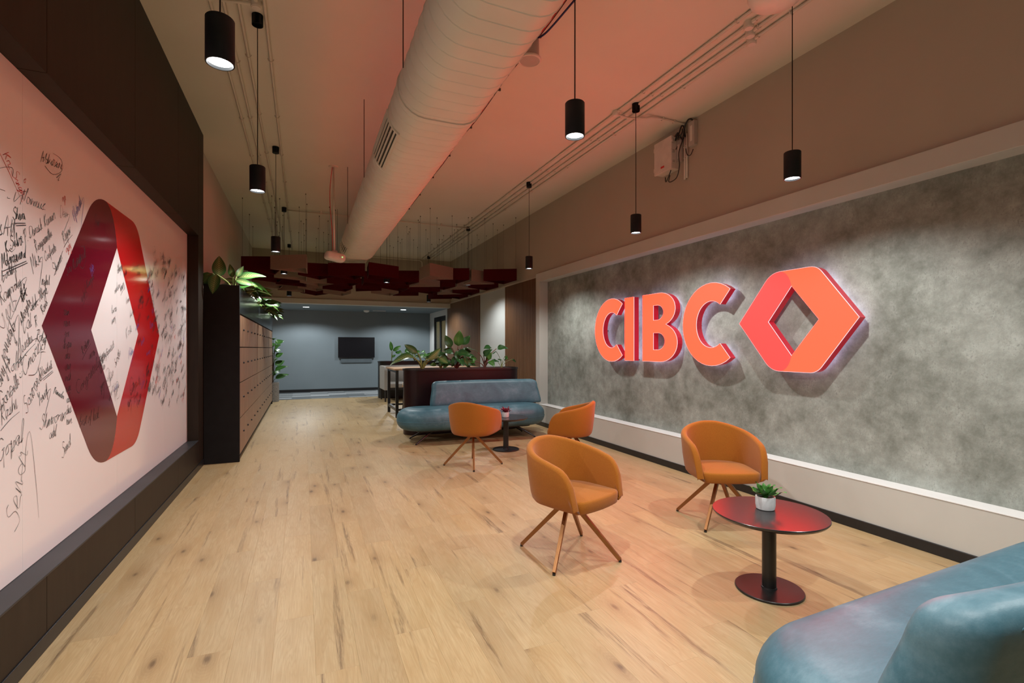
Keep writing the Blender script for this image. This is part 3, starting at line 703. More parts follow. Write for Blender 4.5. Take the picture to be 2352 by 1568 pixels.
# ---------------------------------------------------------------- pendants and downlights
def pendant_proto():
    t = empty('pendant_lamp')
    b = MB(); b.lathe([(0.0545, 0.0), (0.0555, 0.003), (0.0555, 0.186), (0.053, 0.19), (0.004, 0.19)], n=28)
    # open mouth: rebuild as shell
    b = MB(); b.lathe([(0.004, 0.19), (0.053, 0.19), (0.0555, 0.187), (0.0555, 0.002), (0.0548, 0.0), (0.050, 0.0), (0.049, 0.012), (0.047, 0.03)], n=28, cap=False)
    b.build('shade', M['pendant'], t, smooth=True, angle=40)
    MB().lathe([(0.0488, 0.0125), (0.030, 0.008), (0.0, 0.006)], n=24, cap=False).build('lens', M['lens'], t)
    return t
PP = pendant_proto()
def pendant(x, y, z, label, first=[True], watts=1.0, canopy=True):
    t = PP if first[0] else copy_tree(PP); first[0] = False
    t.location = (x, y, z); tag(t, label, 'lamp', 'black cylinder pendants')
    MB().tube([(0, 0, 0.19), (0.001, 0.001, (HC-z)*0.5), (0, 0, HC-z-0.075)], 0.0035, 6).build('cord', M['cable_black'], t)
    MB().lathe([(0.036, -0.08), (0.040, -0.078), (0.040, 0.0), (0.0, 0.0)], (0, 0, HC-z), 18).build('canopy', M['pendant'], t, smooth=True, angle=40)
    ld = bpy.data.lights.new('pendant_spot', 'SPOT'); ld.energy = PEND_W*watts; ld.color = (1, 0.99, 0.965); ld.spot_size = math.radians(150); ld.spot_blend = 0.62; ld.shadow_soft_size = 0.03
    lo = bpy.data.objects.new('pendant_spot', ld); COL.objects.link(lo); lo.parent = t; lo.location = (0, 0, -0.012)
    return t
LX, MX, RX = -0.325, 1.42, 3.20
pend = [(LX, 2.40, 2.60, 'large black pendant at top left in front of dark fascia'), (LX, 4.24, 2.60, 'second black pendant of the left row, beside signature board'),
        (LX, 6.93, 2.62, 'third black pendant of the left row, before the baffles'), (LX, 9.85, 2.745, 'black pendant glowing among the leftmost baffles'), (LX, 13.3, 2.68, 'farthest black pendant of the left row, at the bulkhead'),
        (MX, 2.44, 2.60, 'black pendant hanging alone right of the duct'), (1.50, 9.85, 2.68, 'black pendant hanging among the middle baffles'),
        (RX, 2.45, 2.60, 'black pendant above the sign emblem'), (RX, 4.24, 2.60, 'black pendant above the sign letters'), (RX, 6.89, 2.62, 'black pendant at the far end of the concrete wall'),
        (RX, 9.94, 2.73, 'black pendant hidden in baffles near the glass panel'), (RX, 13.5, 2.68, 'farthest black pendant of the right row, at the bulkhead')]
for p in pend: pendant(*p)
for x, y, lab in ((LX, 0.55, 'left one of the pendants behind the photographer'), (MX, 0.55, 'middle one of the pendants behind the photographer'), (RX, 0.55, 'right one of the pendants behind the photographer')):
    pendant(x, y, 2.60, lab)
for i, (x, y) in enumerate(((0.07, 15.62), (2.88, 15.55))):
    t = thing('recessed_downlight', 'round recessed downlight above the television, ' + ('left one' if i == 0 else 'right one'), 'lamp', (x, y, 2.60), 0, 'lobby downlights')
    MB().lathe([(0.085, -0.004), (0.10, -0.006), (0.105, 0.0)], n=28, cap=False).build('bezel', M['white'], t)
    MB().lathe([(0.084, -0.0045), (0.0, -0.0045)], n=28, cap=False).build('lens', M['downlight'], t)
    ld = bpy.data.lights.new('downlight_spot', 'SPOT'); ld.energy = 175; ld.color = (0.93, 0.98, 1); ld.spot_size = math.radians(152); ld.spot_blend = 0.35; ld.shadow_soft_size = 0.06
    lo = bpy.data.objects.new('downlight_spot', ld); COL.objects.link(lo); lo.parent = t; lo.location = (0, 0, -0.02)
t = thing('smoke_detector', 'small white dome detector on the blue lobby ceiling', 'detector', (1.85, 16.3, 2.60))
MB().lathe([(0.09, 0.0), (0.09, -0.02), (0.075, -0.05), (0.03, -0.065), (0, -0.066)], n=20, cap=False).build('dome', M['white'], t, smooth=True)
MB().lathe([(0.095, 0.0), (0.095, -0.008), (0.0, -0.008)], n=20).build('base', M['white'], t)
t = thing('ceiling_diffuser', 'flat white slot diffuser on the blue lobby ceiling', 'vent', (2.25, 16.3, 2.60))
MB().box(-0.2, 0.2, -0.05, 0.05, -0.012, 0).build('plate', M['white'], t)
MB().box(-0.18, 0.18, -0.012, 0.012, -0.015, -0.012).build('slot', M['greyplastic'], t)

# ---------------------------------------------------------------- air duct
DW, DH, DCX, DCZ = 0.60, 0.38, 0.885, 3.17
def oval(w, h, n=12):
    r = h/2; out = []
    for k in range(n+1): a = -PI/2+PI*k/n; out.append((w/2-r+r*math.cos(a), r*math.sin(a)))
    for k in range(n+1): a = PI/2+PI*k/n; out.append((-w/2+r+r*math.cos(a), r*math.sin(a)))
    return out
duct = thing('air_duct', 'long painted flat oval ventilation duct running along the ceiling', 'duct')
base_oval = oval(DW, DH)
def duct_ring(y, s): 
    return [(DCX+px_*(1+2*s/DW), y, DCZ+pz*(1+2*s/DH)) for px_, pz in base_oval]
rings = []; y = YB+0.01; k = 0
SEAM = 0.118
while y < 9.0:
    rings += [duct_ring(y, 0.0), duct_ring(y+SEAM-0.012, 0.0), duct_ring(y+SEAM-0.008, 0.004), duct_ring(y+SEAM-0.003, 0.004), duct_ring(y+SEAM-0.0005, -0.006)]; y += SEAM
MB().rings(rings).build('duct_body', M['duct'], duct, smooth=True, angle=35)
yj = y
for yy in (3.35, yj): MB().rings([duct_ring(yy, 0.001), duct_ring(yy, 0.009), duct_ring(yy+0.03, 0.009), duct_ring(yy+0.03, 0.001)], cap=False).build('joint_band', M['duct'], duct, smooth=True, angle=35)
rings = []; y = yj+0.005
while y < 13.9:
    rings += [duct_ring(y, -0.03), duct_ring(y+SEAM-0.012, -0.03), duct_ring(y+SEAM-0.008, -0.026), duct_ring(y+SEAM-0.0005, -0.033)]; y += SEAM
MB().rings(rings).build('duct_tail', M['duct'], duct, smooth=True, angle=35)
def grille(y0, y1):
    t = empty('grille', parent=duct); r = DH/2; cx = DCX-DW/2+r
    def P(a, o_, y): a = math.radians(a); return (cx+(r+o_)*math.cos(a), y, DCZ+(r+o_)*math.sin(a))
    def strip(name, a0, a1, o0, o1, ya, yb, m):
        n = 4; rg = []
        for k in range(n+1):
            a = a0+(a1-a0)*k/n; rg.append([P(a, o0, ya), P(a, o1, ya), P(a, o1, yb), P(a, o0, yb)])
        o = MB().rings(rg).build(name, m, t); fix_normals(o.data)
    A0, A1 = 176, 236
    strip('grille_dark', A0+2, A1-2, 0.001, 0.005, y0+0.01, y1-0.01, M['black'])
    for a in (A0, A1-5): strip('grille_rim', a, a+5, 0.0, 0.014, y0, y1, M['duct'])
    for ya in (y0, y1-0.016): strip('grille_rim', A0+5, A1-5, 0.0, 0.014, ya, ya+0.016, M['duct'])
    for k in range(5): strip('grille_slat', A0+9+k*9.5, A0+13+k*9.5, 0.005, 0.012, y0+0.016, y1-0.016, M['duct'])
grille(3.75, 4.55); grille(8.4, 8.9)
for i, (y, z1) in enumerate([(1.55, 0), (3.1, 0), (5.25, 0), (7.3, 0), (9.6, 0), (11.8, 0)]):
    for sx in (-1, 1):
        MB().tube([(DCX+sx*(DW/2+0.012), y, DCZ-0.02), (DCX+sx*(DW/2+0.012), y, HC)], 0.004, 6).build('hanger_rod', M['wire'], duct)
# ---------------------------------------------------------------- conduits, cables, ceiling gear
def conduit(x, y0, y1, label, r=0.012, clips=1.15, endx=None):
    t = thing('conduit_pipe', label, 'pipe', (x, 0, HC-0.016), 0, 'ceiling conduits')
    MB().tube([(0, y0, 0), (0, y1, 0)], r, 8).build('pipe', M['pvc'], t, smooth=True)
    y = y0+0.5+random.random()*0.4
    while y < y1-0.1:
        MB().tube([(-0.024, y, 0.012), (-0.016, y, -0.008), (0, y, -0.016), (0.016, y, -0.008), (0.024, y, 0.012)], 0.004, 5).build('saddle_clip', M['pvc'], t)
        y += clips
    return t
for x, lab in ((3.10, 'innermost of the four conduits along the right ceiling edge'), (3.21, 'second conduit from the duct in the right-hand bundle'), (3.305, 'third conduit from the duct in the right-hand bundle'), (3.40, 'outermost of the four conduits nearest the right wall')): conduit(x, YB+0.02, 13.95, lab)
for x, lab in ((-0.63, 'leftmost of the four conduits above the lockers'), (-0.54, 'second conduit from the left wall above the lockers'), (-0.44, 'third conduit from the left wall above the lockers'), (-0.265, 'rightmost of the left conduits, along the pendant canopies')): conduit(x, YB+0.02, 13.95, lab)
t = thing('conduit_pipe', 'cross conduit spanning the ceiling in front of the baffles', 'pipe', (0, 9.86, HC-0.04), 0, 'ceiling conduits')
MB().tube([(-0.3, 0, 0), (3.2, 0, 0)], 0.012, 8).build('pipe', M['pvc'], t, smooth=True)
for x in (0.3, 1.7, 2.6): MB().box(x-0.01, x+0.01, -0.02, 0.02, -0.014, 0.04).build('saddle_clip', M['pvc'], t)
t = thing('conduit_pipe', 'cross conduit at the foot of the bulkhead by the ceiling', 'pipe', (0, 13.98, HC-0.05), 0, 'ceiling conduits')
MB().tube([(1.2, 0, 0), (3.05, 0, 0), (3.12, 0, -0.05), (3.14, 0, -0.5)], 0.014, 8).build('pipe', M['pvc'], t, smooth=True)
for x in (1.5, 2.5): MB().box(x-0.01, x+0.01, -0.02, 0.02, -0.016, 0.05).build('saddle_clip', M['pvc'], t)
def junction(x, y, label):
    t = thing('junction_box', label, 'junction box', (x, y, HC), 0, 'round conduit junction boxes')
    MB().lathe([(0.038, 0.0), (0.038, -0.045), (0.034, -0.05), (0, -0.05)], n=18).build('body', M['pvc'], t, smooth=True, angle=40)
    for dy in (-1, 1): MB().tube([(0, dy*0.036, -0.018), (0, dy*0.07, -0.018)], 0.016, 8).build('spout', M['pvc'], t)
    MB().lathe([(0.03, -0.0505), (0.03, -0.053), (0, -0.053)], n=18).build('cover', M['pvcwhite'], t)
for x, y, lab in ((3.21, 2.83, 'round junction box on the inner right conduit near the white dome'), (3.305, 2.90, 'middle of three round junction boxes near the white dome'), (3.40, 2.97, 'outermost of three round junction boxes near the white dome'),
                  (3.10, 4.45, 'round junction box beside the canopy above the sign letters'), (-0.32, 4.07, 'round junction box by the second left pendant canopy')): junction(x, y, lab)
t = thing('conduit_pipe', 'bent flexible conduit crossing the left conduits at top left', 'pipe', (0, 0, 0), 0, 'ceiling conduits')
MB().tube(catmull([(-0.35, 4.07, HC-0.03), (-0.44, 4.05, HC-0.05), (-0.57, 4.07, HC-0.055), (-0.72, 4.12, HC-0.045), (-1.02, 4.12, HC-0.02)], 6), 0.013, 8).build('pipe', M['pvc'], t, smooth=True)
t = thing('conduit_pipe', 'bent conduit leading from the ceiling to the wall control box', 'pipe', (0, 0, 0), 0, 'ceiling conduits')
MB().tube(catmull([(3.10, 4.45, HC-0.03), (3.25, 4.44, HC-0.05), (3.42, 4.38, HC-0.045), (3.56, 4.37, HC-0.02), (3.93, 4.38, HC-0.018), (3.975, 4.38, HC-0.03), (3.982, 4.38, HC-0.14)], 8), 0.011, 8).build('pipe', M['pvc'], t, smooth=True)
for yy, xx in ((4.372, 3.66), (4.376, 3.82)): MB().box(xx-0.008, xx+0.008, yy-0.02, yy+0.02, HC-0.034, HC).build('saddle_clip', M['pvc'], t)
# speaker and smoke detector on the duct's right
t = thing('ceiling_speaker', 'round white can speaker under the ceiling right of the duct', 'speaker', (1.69, 3.63, 3.73))
MB().lathe([(0.078, 0.0), (0.078, 0.16), (0.07, 0.17), (0.0, 0.17)], n=28).build('can', M['greyplastic'], t, smooth=True, angle=40)
MB().lathe([(0.096, 0.012), (0.096, 0.002), (0.09, -0.004), (0.080, -0.004), (0.078, 0.004)], n=32, cap=False).build('rim', M['ap_white'], t, smooth=True)
MB().lathe([(0.079, -0.001), (0.0, -0.003)], n=28, cap=False).build('grille', M['greyplastic'], t)
for a in (0.3, 3.4): MB().box(-0.004, 0.004, -0.012, 0.012, 0.02, 0.06).build('clip', M['black'], t, loc=(0.086*math.cos(a), 0.086*math.sin(a), 0), rot=(0, 0, a))
MB().tube([(0, 0, 0.17), (0, 0, HC-3.73)], 0.012, 6).build('hanger', M['greyplastic'], t)
t = thing('smoke_detector', 'white smoke detector beside the can speaker', 'detector', (1.70, 3.80, 3.845))
MB().lathe([(0.048, 0.095), (0.052, 0.04), (0.052, 0.02), (0.042, 0.008), (0.026, 0.0), (0, 0)], n=24).build('body', M['ap_white'], t, smooth=True)
for i in range(9):
    a = i*2*PI/9; MB().box(-0.006, 0.006, -0.002, 0.002, -0.004, 0.006).build('vent_slot', M['black'], t, loc=(0.044*math.cos(a), 0.044*math.sin(a), 0.014), rot=(0, 0, a+PI/2))
t = thing('signal_cable', 'red fire alarm cable running along the ceiling beside the duct', 'cable')
pts = [(1.75, YB+0.1, HC-0.015)]+[(1.742+0.008*math.sin(i*1.7), YB+0.6+i*0.45, HC-0.014-0.008*abs(math.sin(i*1.1))) for i in range(25)]
MB().tube(catmull(pts, 3), 0.012, 6).build('cable', M['cable_red'], t, smooth=True)
MB().tube(catmull([(p[0]+0.016, p[1], p[2]-0.004) for p in pts], 3), 0.004, 5).build('conductor', M['wire'], t, smooth=True)
for i in range(10): MB().box(1.722, 1.785, 0.9+i*0.9, 0.915+i*0.9, HC-0.024, HC).build('cable_clip', M['wire'], t)
t = thing('speaker_cable', 'dark blue cable looping from the ceiling into the can speaker', 'cable')
MB().tube(catmull([(1.84, YB+0.1, HC-0.01), (1.85, 1.5, HC-0.012), (1.84, 2.7, HC-0.015), (1.81, 3.1, HC-0.03), (1.76, 3.45, HC-0.07), (1.735, 3.60, 3.905)], 8), 0.008, 6).build('cable', M['cable_blue'], t, smooth=True)
# white dome pendant at the top edge
t = thing('dome_access_point', 'white rounded dome fitting at the top edge above the right conduits', 'fitting', (2.46, 1.98, 3.36))
MB().lathe([(0.0, -0.028), (0.05, -0.026), (0.10, -0.014), (0.135, 0.008), (0.152, 0.045), (0.15, 0.075), (0.12, 0.095), (0.0, 0.10)], n=36, cap=False).build('dome', M['ap_white'], t, smooth=True)
MB().tube([(0, 0, 0.09), (0, 0, HC-3.36)], 0.01, 8).build('drop_rod', M['pvc'], t)
# projector
t = thing('projector', 'small white projector hanging on a drop pole left of the duct', 'projector', (0.40, 7.36, 2.63), math.radians(8))
pillow(0.27, 0.22, 0.06, [(0.03, 0.0), (0.008, 0.012), (0, 0.03), (0, 0.075), (0.008, 0.094), (0.035, 0.105)], 8).build('body', M['ap_white'], t, smooth=True, rot=(0, math.radians(9), 0))
MB().lathe([(0.006, 0), (0.006, 0.003), (0, 0.003)], n=12).build('status_led', M['led'], t, loc=(0.085, -0.111, 0.038), rot=(PI/2, 0, 0))
MB().box(0.05, 0.054, -0.112, -0.109, 0.03, 0.06).build('badge', M['greyplastic'], t)
MB().box(-0.035, 0.035, -0.035, 0.035, 0.10, 0.135).build('bracket', M['greyplastic'], t)
MB().tube([(0.0, 0, 0.13), (-0.012, 0, HC-2.63-0.01)], 0.013, 10).build('drop_pole', M['pvc'], t, smooth=True)
MB().lathe([(0.065, 0.0), (0.06, -0.012), (0.0, -0.014)], (-0.012, 0, HC-2.63), 24).build('ceiling_plate', M['pvc'], t)
MB().tube(catmull([(-0.03, 0, HC-2.64), (-0.06, 0.01, 0.9), (-0.03, 0.0, 0.4), (-0.02, 0.02, 0.14)], 8), 0.005, 6).build('cable', M['cable_red'], t)
# wall control box with drivers and cables
t = thing('control_box', 'off-white hinged control box high on the right wall', 'control box', (XR, 4.63, 3.46))
o = MB().box(-0.10, -0.002, -0.14, 0.14, 0, 0.37).build('enclosure', M['ap_white'], t, bevel=0.006)
o = MB().box(-0.128, -0.102, -0.15, 0.15, -0.005, 0.375).build('lid', M['ap_white'], t, bevel=0.006)
for z in (0.06, 0.18, 0.30): MB().box(-0.122, -0.09, -0.166, -0.151, z, z+0.03).build('latch', M['greyplastic'], t)
for z in (0.04, 0.28): MB().box(-0.122, -0.09, 0.151, 0.165, z, z+0.045).build('hinge', M['ap_white'], t)
MB().box(-0.1295, -0.128, -0.03, 0.03, 0.045, 0.068).build('red_badge', M['cable_red'], t)
t = thing('led_driver', 'grey power supply brick at the right of the wall cables', 'power supply', (XR, 4.25, 3.64))
MB().box(-0.05, -0.001, -0.045, 0.045, 0, 0.27).build('case', M['greyplastic'], t, bevel=0.004)
MB().box(-0.052, -0.05, -0.018, 0.018, 0.05, 0.22).build('sticker', M['pvcwhite'], t)
t = thing('led_driver', 'small grey power supply between the box and the conduits', 'power supply', (XR, 4.455, 3.53))
MB().box(-0.045, -0.001, -0.04, 0.04, 0, 0.25).build('case', M['greyplastic'], t, bevel=0.004)
MB().box(-0.047, -0.045, -0.015, 0.015, 0.04, 0.2).build('sticker', M['pvcwhite'], t)
for i, yy in enumerate((4.385, 4.352)):
    t = thing('conduit_pipe', ('left' if i == 0 else 'right') + ' one of the two white vertical wall conduits below the cable knot', 'pipe', (XR-0.015, yy, 3.31+0.01*i), 0, 'wall conduits')
    MB().tube([(0, 0, 0), (0, 0, 0.50)], 0.012, 8).build('pipe', M['pvcwhite'], t, smooth=True)
    for z in (0.24, 0.36): MB().box(-0.014, 0.014, -0.014, 0.014, z, z+0.006).build('cable_tie', M['pvcwhite'], t)
def wcable(name, label, pts, r=0.0055):
    t = thing(name, label, 'cable'); MB().tube(catmull([(XR-p[2], p[0]+0.49, p[1]+0.125) for p in pts], 8), r, 6).build('cable', M['cable_black'], t, smooth=True)
wcable('power_cable', 'black cable curving down from the cable knot to the control box', [(3.94, 3.66, .02), (4.02, 3.52, .06), (4.04, 3.36, .08), (4.10, 3.26, .08), (4.15, 3.23, .07), (4.17, 3.29, .06)])
wcable('power_cable', 'black cable looping wide below the control box', [(3.90, 3.66, .03), (3.93, 3.5, .07), (3.90, 3.33, .09), (3.94, 3.22, .09), (4.03, 3.20, .08), (4.10, 3.22, .07), (4.09, 3.29, .06)])
wcable('power_cable', 'thick black cable arching into the right power supply', [(3.88, 3.66, .03), (3.86, 3.76, .05), (3.80, 3.82, .05), (3.755, 3.80, .04), (3.745, 3.745, .03)], 0.009)
wcable('power_cable', 'tangled black cable knot above the white wall conduits', [(4.12, 3.72, .03), (4.08, 3.68, .06), (4.02, 3.70, .06), (3.97, 3.74, .05), (4.0, 3.66, .06), (3.94, 3.70, .06), (3.9, 3.64, .05), (3.87, 3.74, .05), (3.92, 3.80, .04), (3.95, 3.66, .07), (3.88, 3.7, .07), (3.91, 3.76, .04)], 0.008)
wcable('power_cable', 'short black cable under the right power supply', [(3.75, 3.475, .03), (3.78, 3.42, .04), (3.83, 3.44, .04), (3.86, 3.52, .035)], 0.005)

# ---------------------------------------------------------------- felt baffles
def baffle_mesh(m):
    side, hgt, th = 0.655, 0.228, 0.010; R = side/math.sqrt(3); r2 = R-2*th
    P = [(R*math.cos(a), R*math.sin(a)) for a in (0, 2*PI/3, 4*PI/3)]; Q = [(r2*math.cos(a), r2*math.sin(a)) for a in (0, 2*PI/3, 4*PI/3)]
    out = []
    for i in range(3):
        j = (i+1) % 3; b = MB()
        vs_ = [(*P[i], 0), (*P[j], 0), (*Q[j], 0), (*Q[i], 0), (*P[i], hgt), (*P[j], hgt), (*Q[j], hgt), (*Q[i], hgt)]
        b.add(vs_, [(3,2,1,0),(4,5,6,7),(0,1,5,4),(1,2,6,5),(2,3,7,6),(3,0,4,7)]); out.append(b.mesh('side_panel', m))
    return out, P, hgt
BM = {'m': baffle_mesh(M['felt_maroon']), 'b': baffle_mesh(M['felt_beige'])}
wire_me = {}
def baffle(x, y, z, ang, c, label):
    meshes, P, hgt = BM[c]
    t = thing('felt_baffle', label, 'baffle', (x, y, z), math.radians(ang), 'hanging felt baffles')
    for me in meshes: link('side_panel', me, t)
    if 'wire' not in wire_me: wire_me['wire'] = MB().tube([(0, 0, 0), (0, 0, 1.0)], 0.0017, 4).mesh('suspension_wire', M['wire']); wire_me['a'] = MB().lathe([(0.007, 0), (0.007, 0.02), (0, 0.02)], n=8).mesh('ceiling_anchor', M['wire'])
    for p in P:
        q = Matrix.Rotation(math.radians(ang), 2) @ Vector((p[0]*0.94, p[1]*0.94))
        under = abs(x+q.x-DCX) < DW/2-0.04; top = (DCZ-DH/2+0.03 if under else HC)
        if under and abs(x+q.x-DCX) > DW/2-DH/2: top += 0.05
        w = link('suspension_wire', wire_me['wire'], t, (p[0]*0.94, p[1]*0.94, hgt)); w.scale = (1, 1, top-z-hgt)
        if not under: link('ceiling_anchor', wire_me['a'], t, (p[0]*0.94, p[1]*0.94, HC-z-0.02))
FR = {('A', 'b'): 'beige triangular felt baffle at the front left, under a pendant', ('A', 'm'): 'maroon triangular felt baffle at the far left of the front row'}
front = [(-0.12, 8.22, -62, 'b', FR[('A', 'b')]), (-0.50, 8.55, 190, 'm', FR[('A', 'm')]),
         (0.70, 8.58, -49, 'm', 'maroon triangular baffle with broad flat face below the projector'), (0.24, 8.80, 205, 'm', 'maroon triangular baffle left of the broad one below the projector'),
         (1.22, 8.72, -124, 'm', 'maroon triangular baffle right of the duct end'), (1.66, 9.0, -50, 'm', 'maroon triangular baffle between the duct end and the beige front baffle'),
         (2.05, 8.24, -116, 'b', 'beige triangular baffle lit pink in the middle of the front row'), (2.48, 8.52, -55, 'm', 'maroon triangular baffle just right of the pink-lit beige one'),
         (2.95, 8.66, -123, 'b', 'beige triangular baffle left of the rightmost maroon one'), (3.27, 8.22, -59, 'm', 'maroon triangular baffle at the far right of the front row')]
placed = []
def tri(x, y, a_, R=0.384): return [Vector((x+R*math.cos(math.radians(a_+q)), y+R*math.sin(math.radians(a_+q)))) for q in (0, 120, 240)]
def clash(A, B):
    for P in (A, B):
        for i in range(3):
            e = P[(i+1) % 3]-P[i]; n = Vector((-e.y, e.x)); a = [n.dot(v) for v in A]; b_ = [n.dot(v) for v in B]
            if max(a) < min(b_) or max(b_) < min(a): return False
    return True
def free(T):
    c = (T[0]+T[1]+T[2])/3
    for px_, py_ in ((LX, 9.85), (1.5, 9.85), (RX, 9.94)):
        q = Vector((px_, py_)); box_ = [q+Vector((0.17, 0)), q+Vector((-0.1, 0.16)), q+Vector((-0.1, -0.16))]
        if clash(T, box_): return False
    return not any(clash(T, B) for B in placed)
def settle(x, y, a_):
    for r_ in [k*0.03 for k in range(24)]:
        for q in range(10 if r_ else 1):
            xx, yy = x+r_*math.cos(q*PI/5+0.6), y+r_*math.sin(q*PI/5+0.6)
            T = tri(xx, yy, a_)
            if xx < 3.66 and xx > -0.85 and yy > 8.1 and free(T): placed.append(T); return xx, yy
    return None
for i, (x, y, a_, c, lab) in enumerate(front):
    p = settle(x*1.112, y*1.112, a_)
    if p: baffle(p[0], p[1], 2.718+0.012*math.sin(i*2.1), a_, c, lab)
    front[i] = (p[0], p[1], a_, c, lab)
cols = {1: 'bmmbmmbmbm', 2: 'mbmbmbmmbm', 3: 'bmbmmbmbmm'}
for r in (1, 2, 3):
    for i, (x, y, a_, c, lab) in enumerate(front):
        c = cols[r][i]; aa = a_+(2 if r % 2 else -2)
        p = settle(x+(0.02 if r % 2 else -0.02), y+r*1.06, aa)
        if not p or p[1] > 13.2 or (r == 3 and i in (1, 4, 7)): continue
        ROW = {1: 'second row', 2: 'third row', 3: 'rearmost row'}[r]; COLN = ['leftmost column', 'column below the projector', 'column right of the duct end', 'column right of the middle', 'column nearest the right wall'][i//2]
        twin = cols[r][i ^ 1] == c
        lab = '%s triangular felt baffle, %s, %s%s' % ('beige' if c == 'b' else 'maroon', ROW, COLN, (', left one' if x < front[i ^ 1][0] else ', right one') if twin else '')
        baffle(p[0], p[1], 2.712+0.012*math.sin(i*1.7+r), aa, c, lab)

# ---------------------------------------------------------------- television, far wall
t = thing('television', 'black wall-mounted television on the slate blue wall', 'television', (1.605, Y_FAR-0.001, 1.42))
MB().box(-0.575, 0.575, -0.075, -0.03, -0.335, 0.335).build('bezel', M['black'], t, bevel=0.004)
MB().box(-0.563, 0.563, -0.0765, -0.0751, -0.322, 0.324).build('screen', M['tv'], t)
MB().box(-0.3, 0.3, -0.03, 0, -0.2, 0.2).build('wall_bracket', M['black'], t)
o = tag(pillow(0.98, 0.035, 0.012, [(0.004, 0.0), (0, 0.006), (0, 0.15), (0.004, 0.156)], 3, 1.605, Y_FAR-0.0185).build('sound_bar', M['slate'], None, loc=(0, 0, 0.918)), 'slate grey panel on the wall directly below the television', 'panel')

# ---------------------------------------------------------------- lockers
LXF, LXB = -0.724, -1.198
LY0 = 6.925; LPITCH = 0.5238
rows = [(0.087, 0.524), (0.536, 0.964), (0.976, 1.404), (1.416, 1.808)]
o = tag(box('end_panel', M['blackmatte'], LXB+0.095, LXF, 6.882, 6.922, 0, 2.17, bevel=0.002), 'tall matte black end panel of the lockers beside the signature board', 'panel')
def locker_bank(y0, n, label):
    t = thing('locker_bank', label, 'lockers', (0, y0, 0)); L = n*LPITCH
    box_ = MB().box(LXB+0.006, LXF-0.022, 0.003, L-0.003, 0.02, 1.83).build('carcass', M['blackmatte'], t)
    MB().box(LXB+0.03, LXF-0.05, 0.01, L-0.01, 0, 0.02).build('plinth', M['black'], t)
    meshes = [MB().box(-0.019, 0, 0.003, LPITCH-0.003, z0, z1).mesh('door', M['locker_wood']) for z0, z1 in rows]
    knob = MB().lathe([(0.012, 0.0), (0.012, 0.014), (0.009, 0.018), (0, 0.018)], n=12).mesh('knob', M['black'])
    for i in range(n):
        for me, (z0, z1) in zip(meshes, rows):
            d = link('door', me, t, (LXF, i*LPITCH, 0))
            link('knob', knob, d, (0.0, LPITCH*0.68, (z0+z1)/2+0.02), (0, PI/2, 0))
            MBx = None
    return t
locker_bank(LY0, 6, 'wood-fronted lockers nearer the black end panel')
locker_bank(LY0+6*LPITCH, 7, 'wood-fronted lockers farther along toward the potted fiddle plant')
LY1 = LY0+13*LPITCH
tag(box('end_panel', M['blackmatte'], LXB+0.005, LXF+0.003, LY1+0.002, LY1+0.04, 0, 2.17), 'thin black end panel at the far end of the lockers', 'panel')
tr = thing('planter_trough', 'long polished dark steel planter trough on top of the lockers', 'planter', (0, 0, 1.832))
for a0, a1 in ((LY0, LY0+2.28), (LY0+2.284, LY0+4.56), (LY0+4.564, LY1)):
    MB().box(LXF-0.012, LXF-0.001, a0, a1, 0, 0.335).build('front_sheet', M['trough'], tr)
MB().box(LXB+0.005, LXB+0.015, LY0, LY1, 0, 0.335).build('back_sheet', M['trough'], tr)
MB().box(LXB+0.016, LXF-0.013, LY0+0.001, LY1-0.001, 0.0, 0.27).build('soil', M['soil'], tr)

# ---------------------------------------------------------------- plants
def leaf_mesh(name, m, L, Wd, droop=0.35, fold=0.18, shape=0.45, tip=1.0):
    b = MB(); n = 9; uv = []
    for i in range(n+1):
        t_ = i/n
        w = Wd*0.5*(math.sin(PI*min(1, t_**(0.75 if shape < 0.5 else 1.0)))**0.8)*(1-0.15*t_) if 0 < t_ < 1 else 0.0008
        yy = L*t_*(1-0.12*droop*t_); zz = -L*droop*t_**2*0.8
        for j, s in enumerate((-1, -0.5, 0, 0.5, 1)):
            b.v.append((w*s, yy, zz+abs(s)*w*fold+0.006*math.sin(t_*9+s))); uv.append((0.5+s*0.5, t_))
    for i in range(n):
        for j in range(4): a = i*5+j; b.f.append((a, a+1, a+6, a+5))
    me = b.mesh(name, m, True); ul = me.uv_layers.new(name='UVMap')
    for lp in me.loops: ul.data[lp.index].uv = uv[lp.vertex_index]
    return me
LEAF = {}
for k_, (m, L, Wd) in {'var_big': ('leaf_var', 0.40, 0.24), 'var_mid': ('leaf_var', 0.34, 0.15), 'green_mid': ('leaf_green', 0.30, 0.13), 'green_small': ('leaf_green', 0.12, 0.085),
                 'dark_big': ('leaf_dark', 0.22, 0.14), 'dark_mid': ('leaf_dark', 0.16, 0.10), 'green_big': ('leaf_green', 0.22, 0.15), 'thin': ('leaf_dark', 0.11, 0.035), 'var_small': ('leaf_var', 0.24, 0.11)}.items():
    for v, dr in (('0', 0.15), ('1', 0.5), ('2', 0.95)):
        LEAF[k_+v] = leaf_mesh('leaf', M[m], L, Wd, dr, 0.15+0.1*int(v))
def aim(d, roll=0, nh=(0, 0, 1)):
    d = Vector(d).normalized(); z = Vector(nh)-d*d.dot(Vector(nh)); z.normalize(); x = d.cross(z)
    q = Matrix((x, d, z)).transposed().to_quaternion(); return (q @ Quaternion((0, 1, 0), roll)).to_euler()
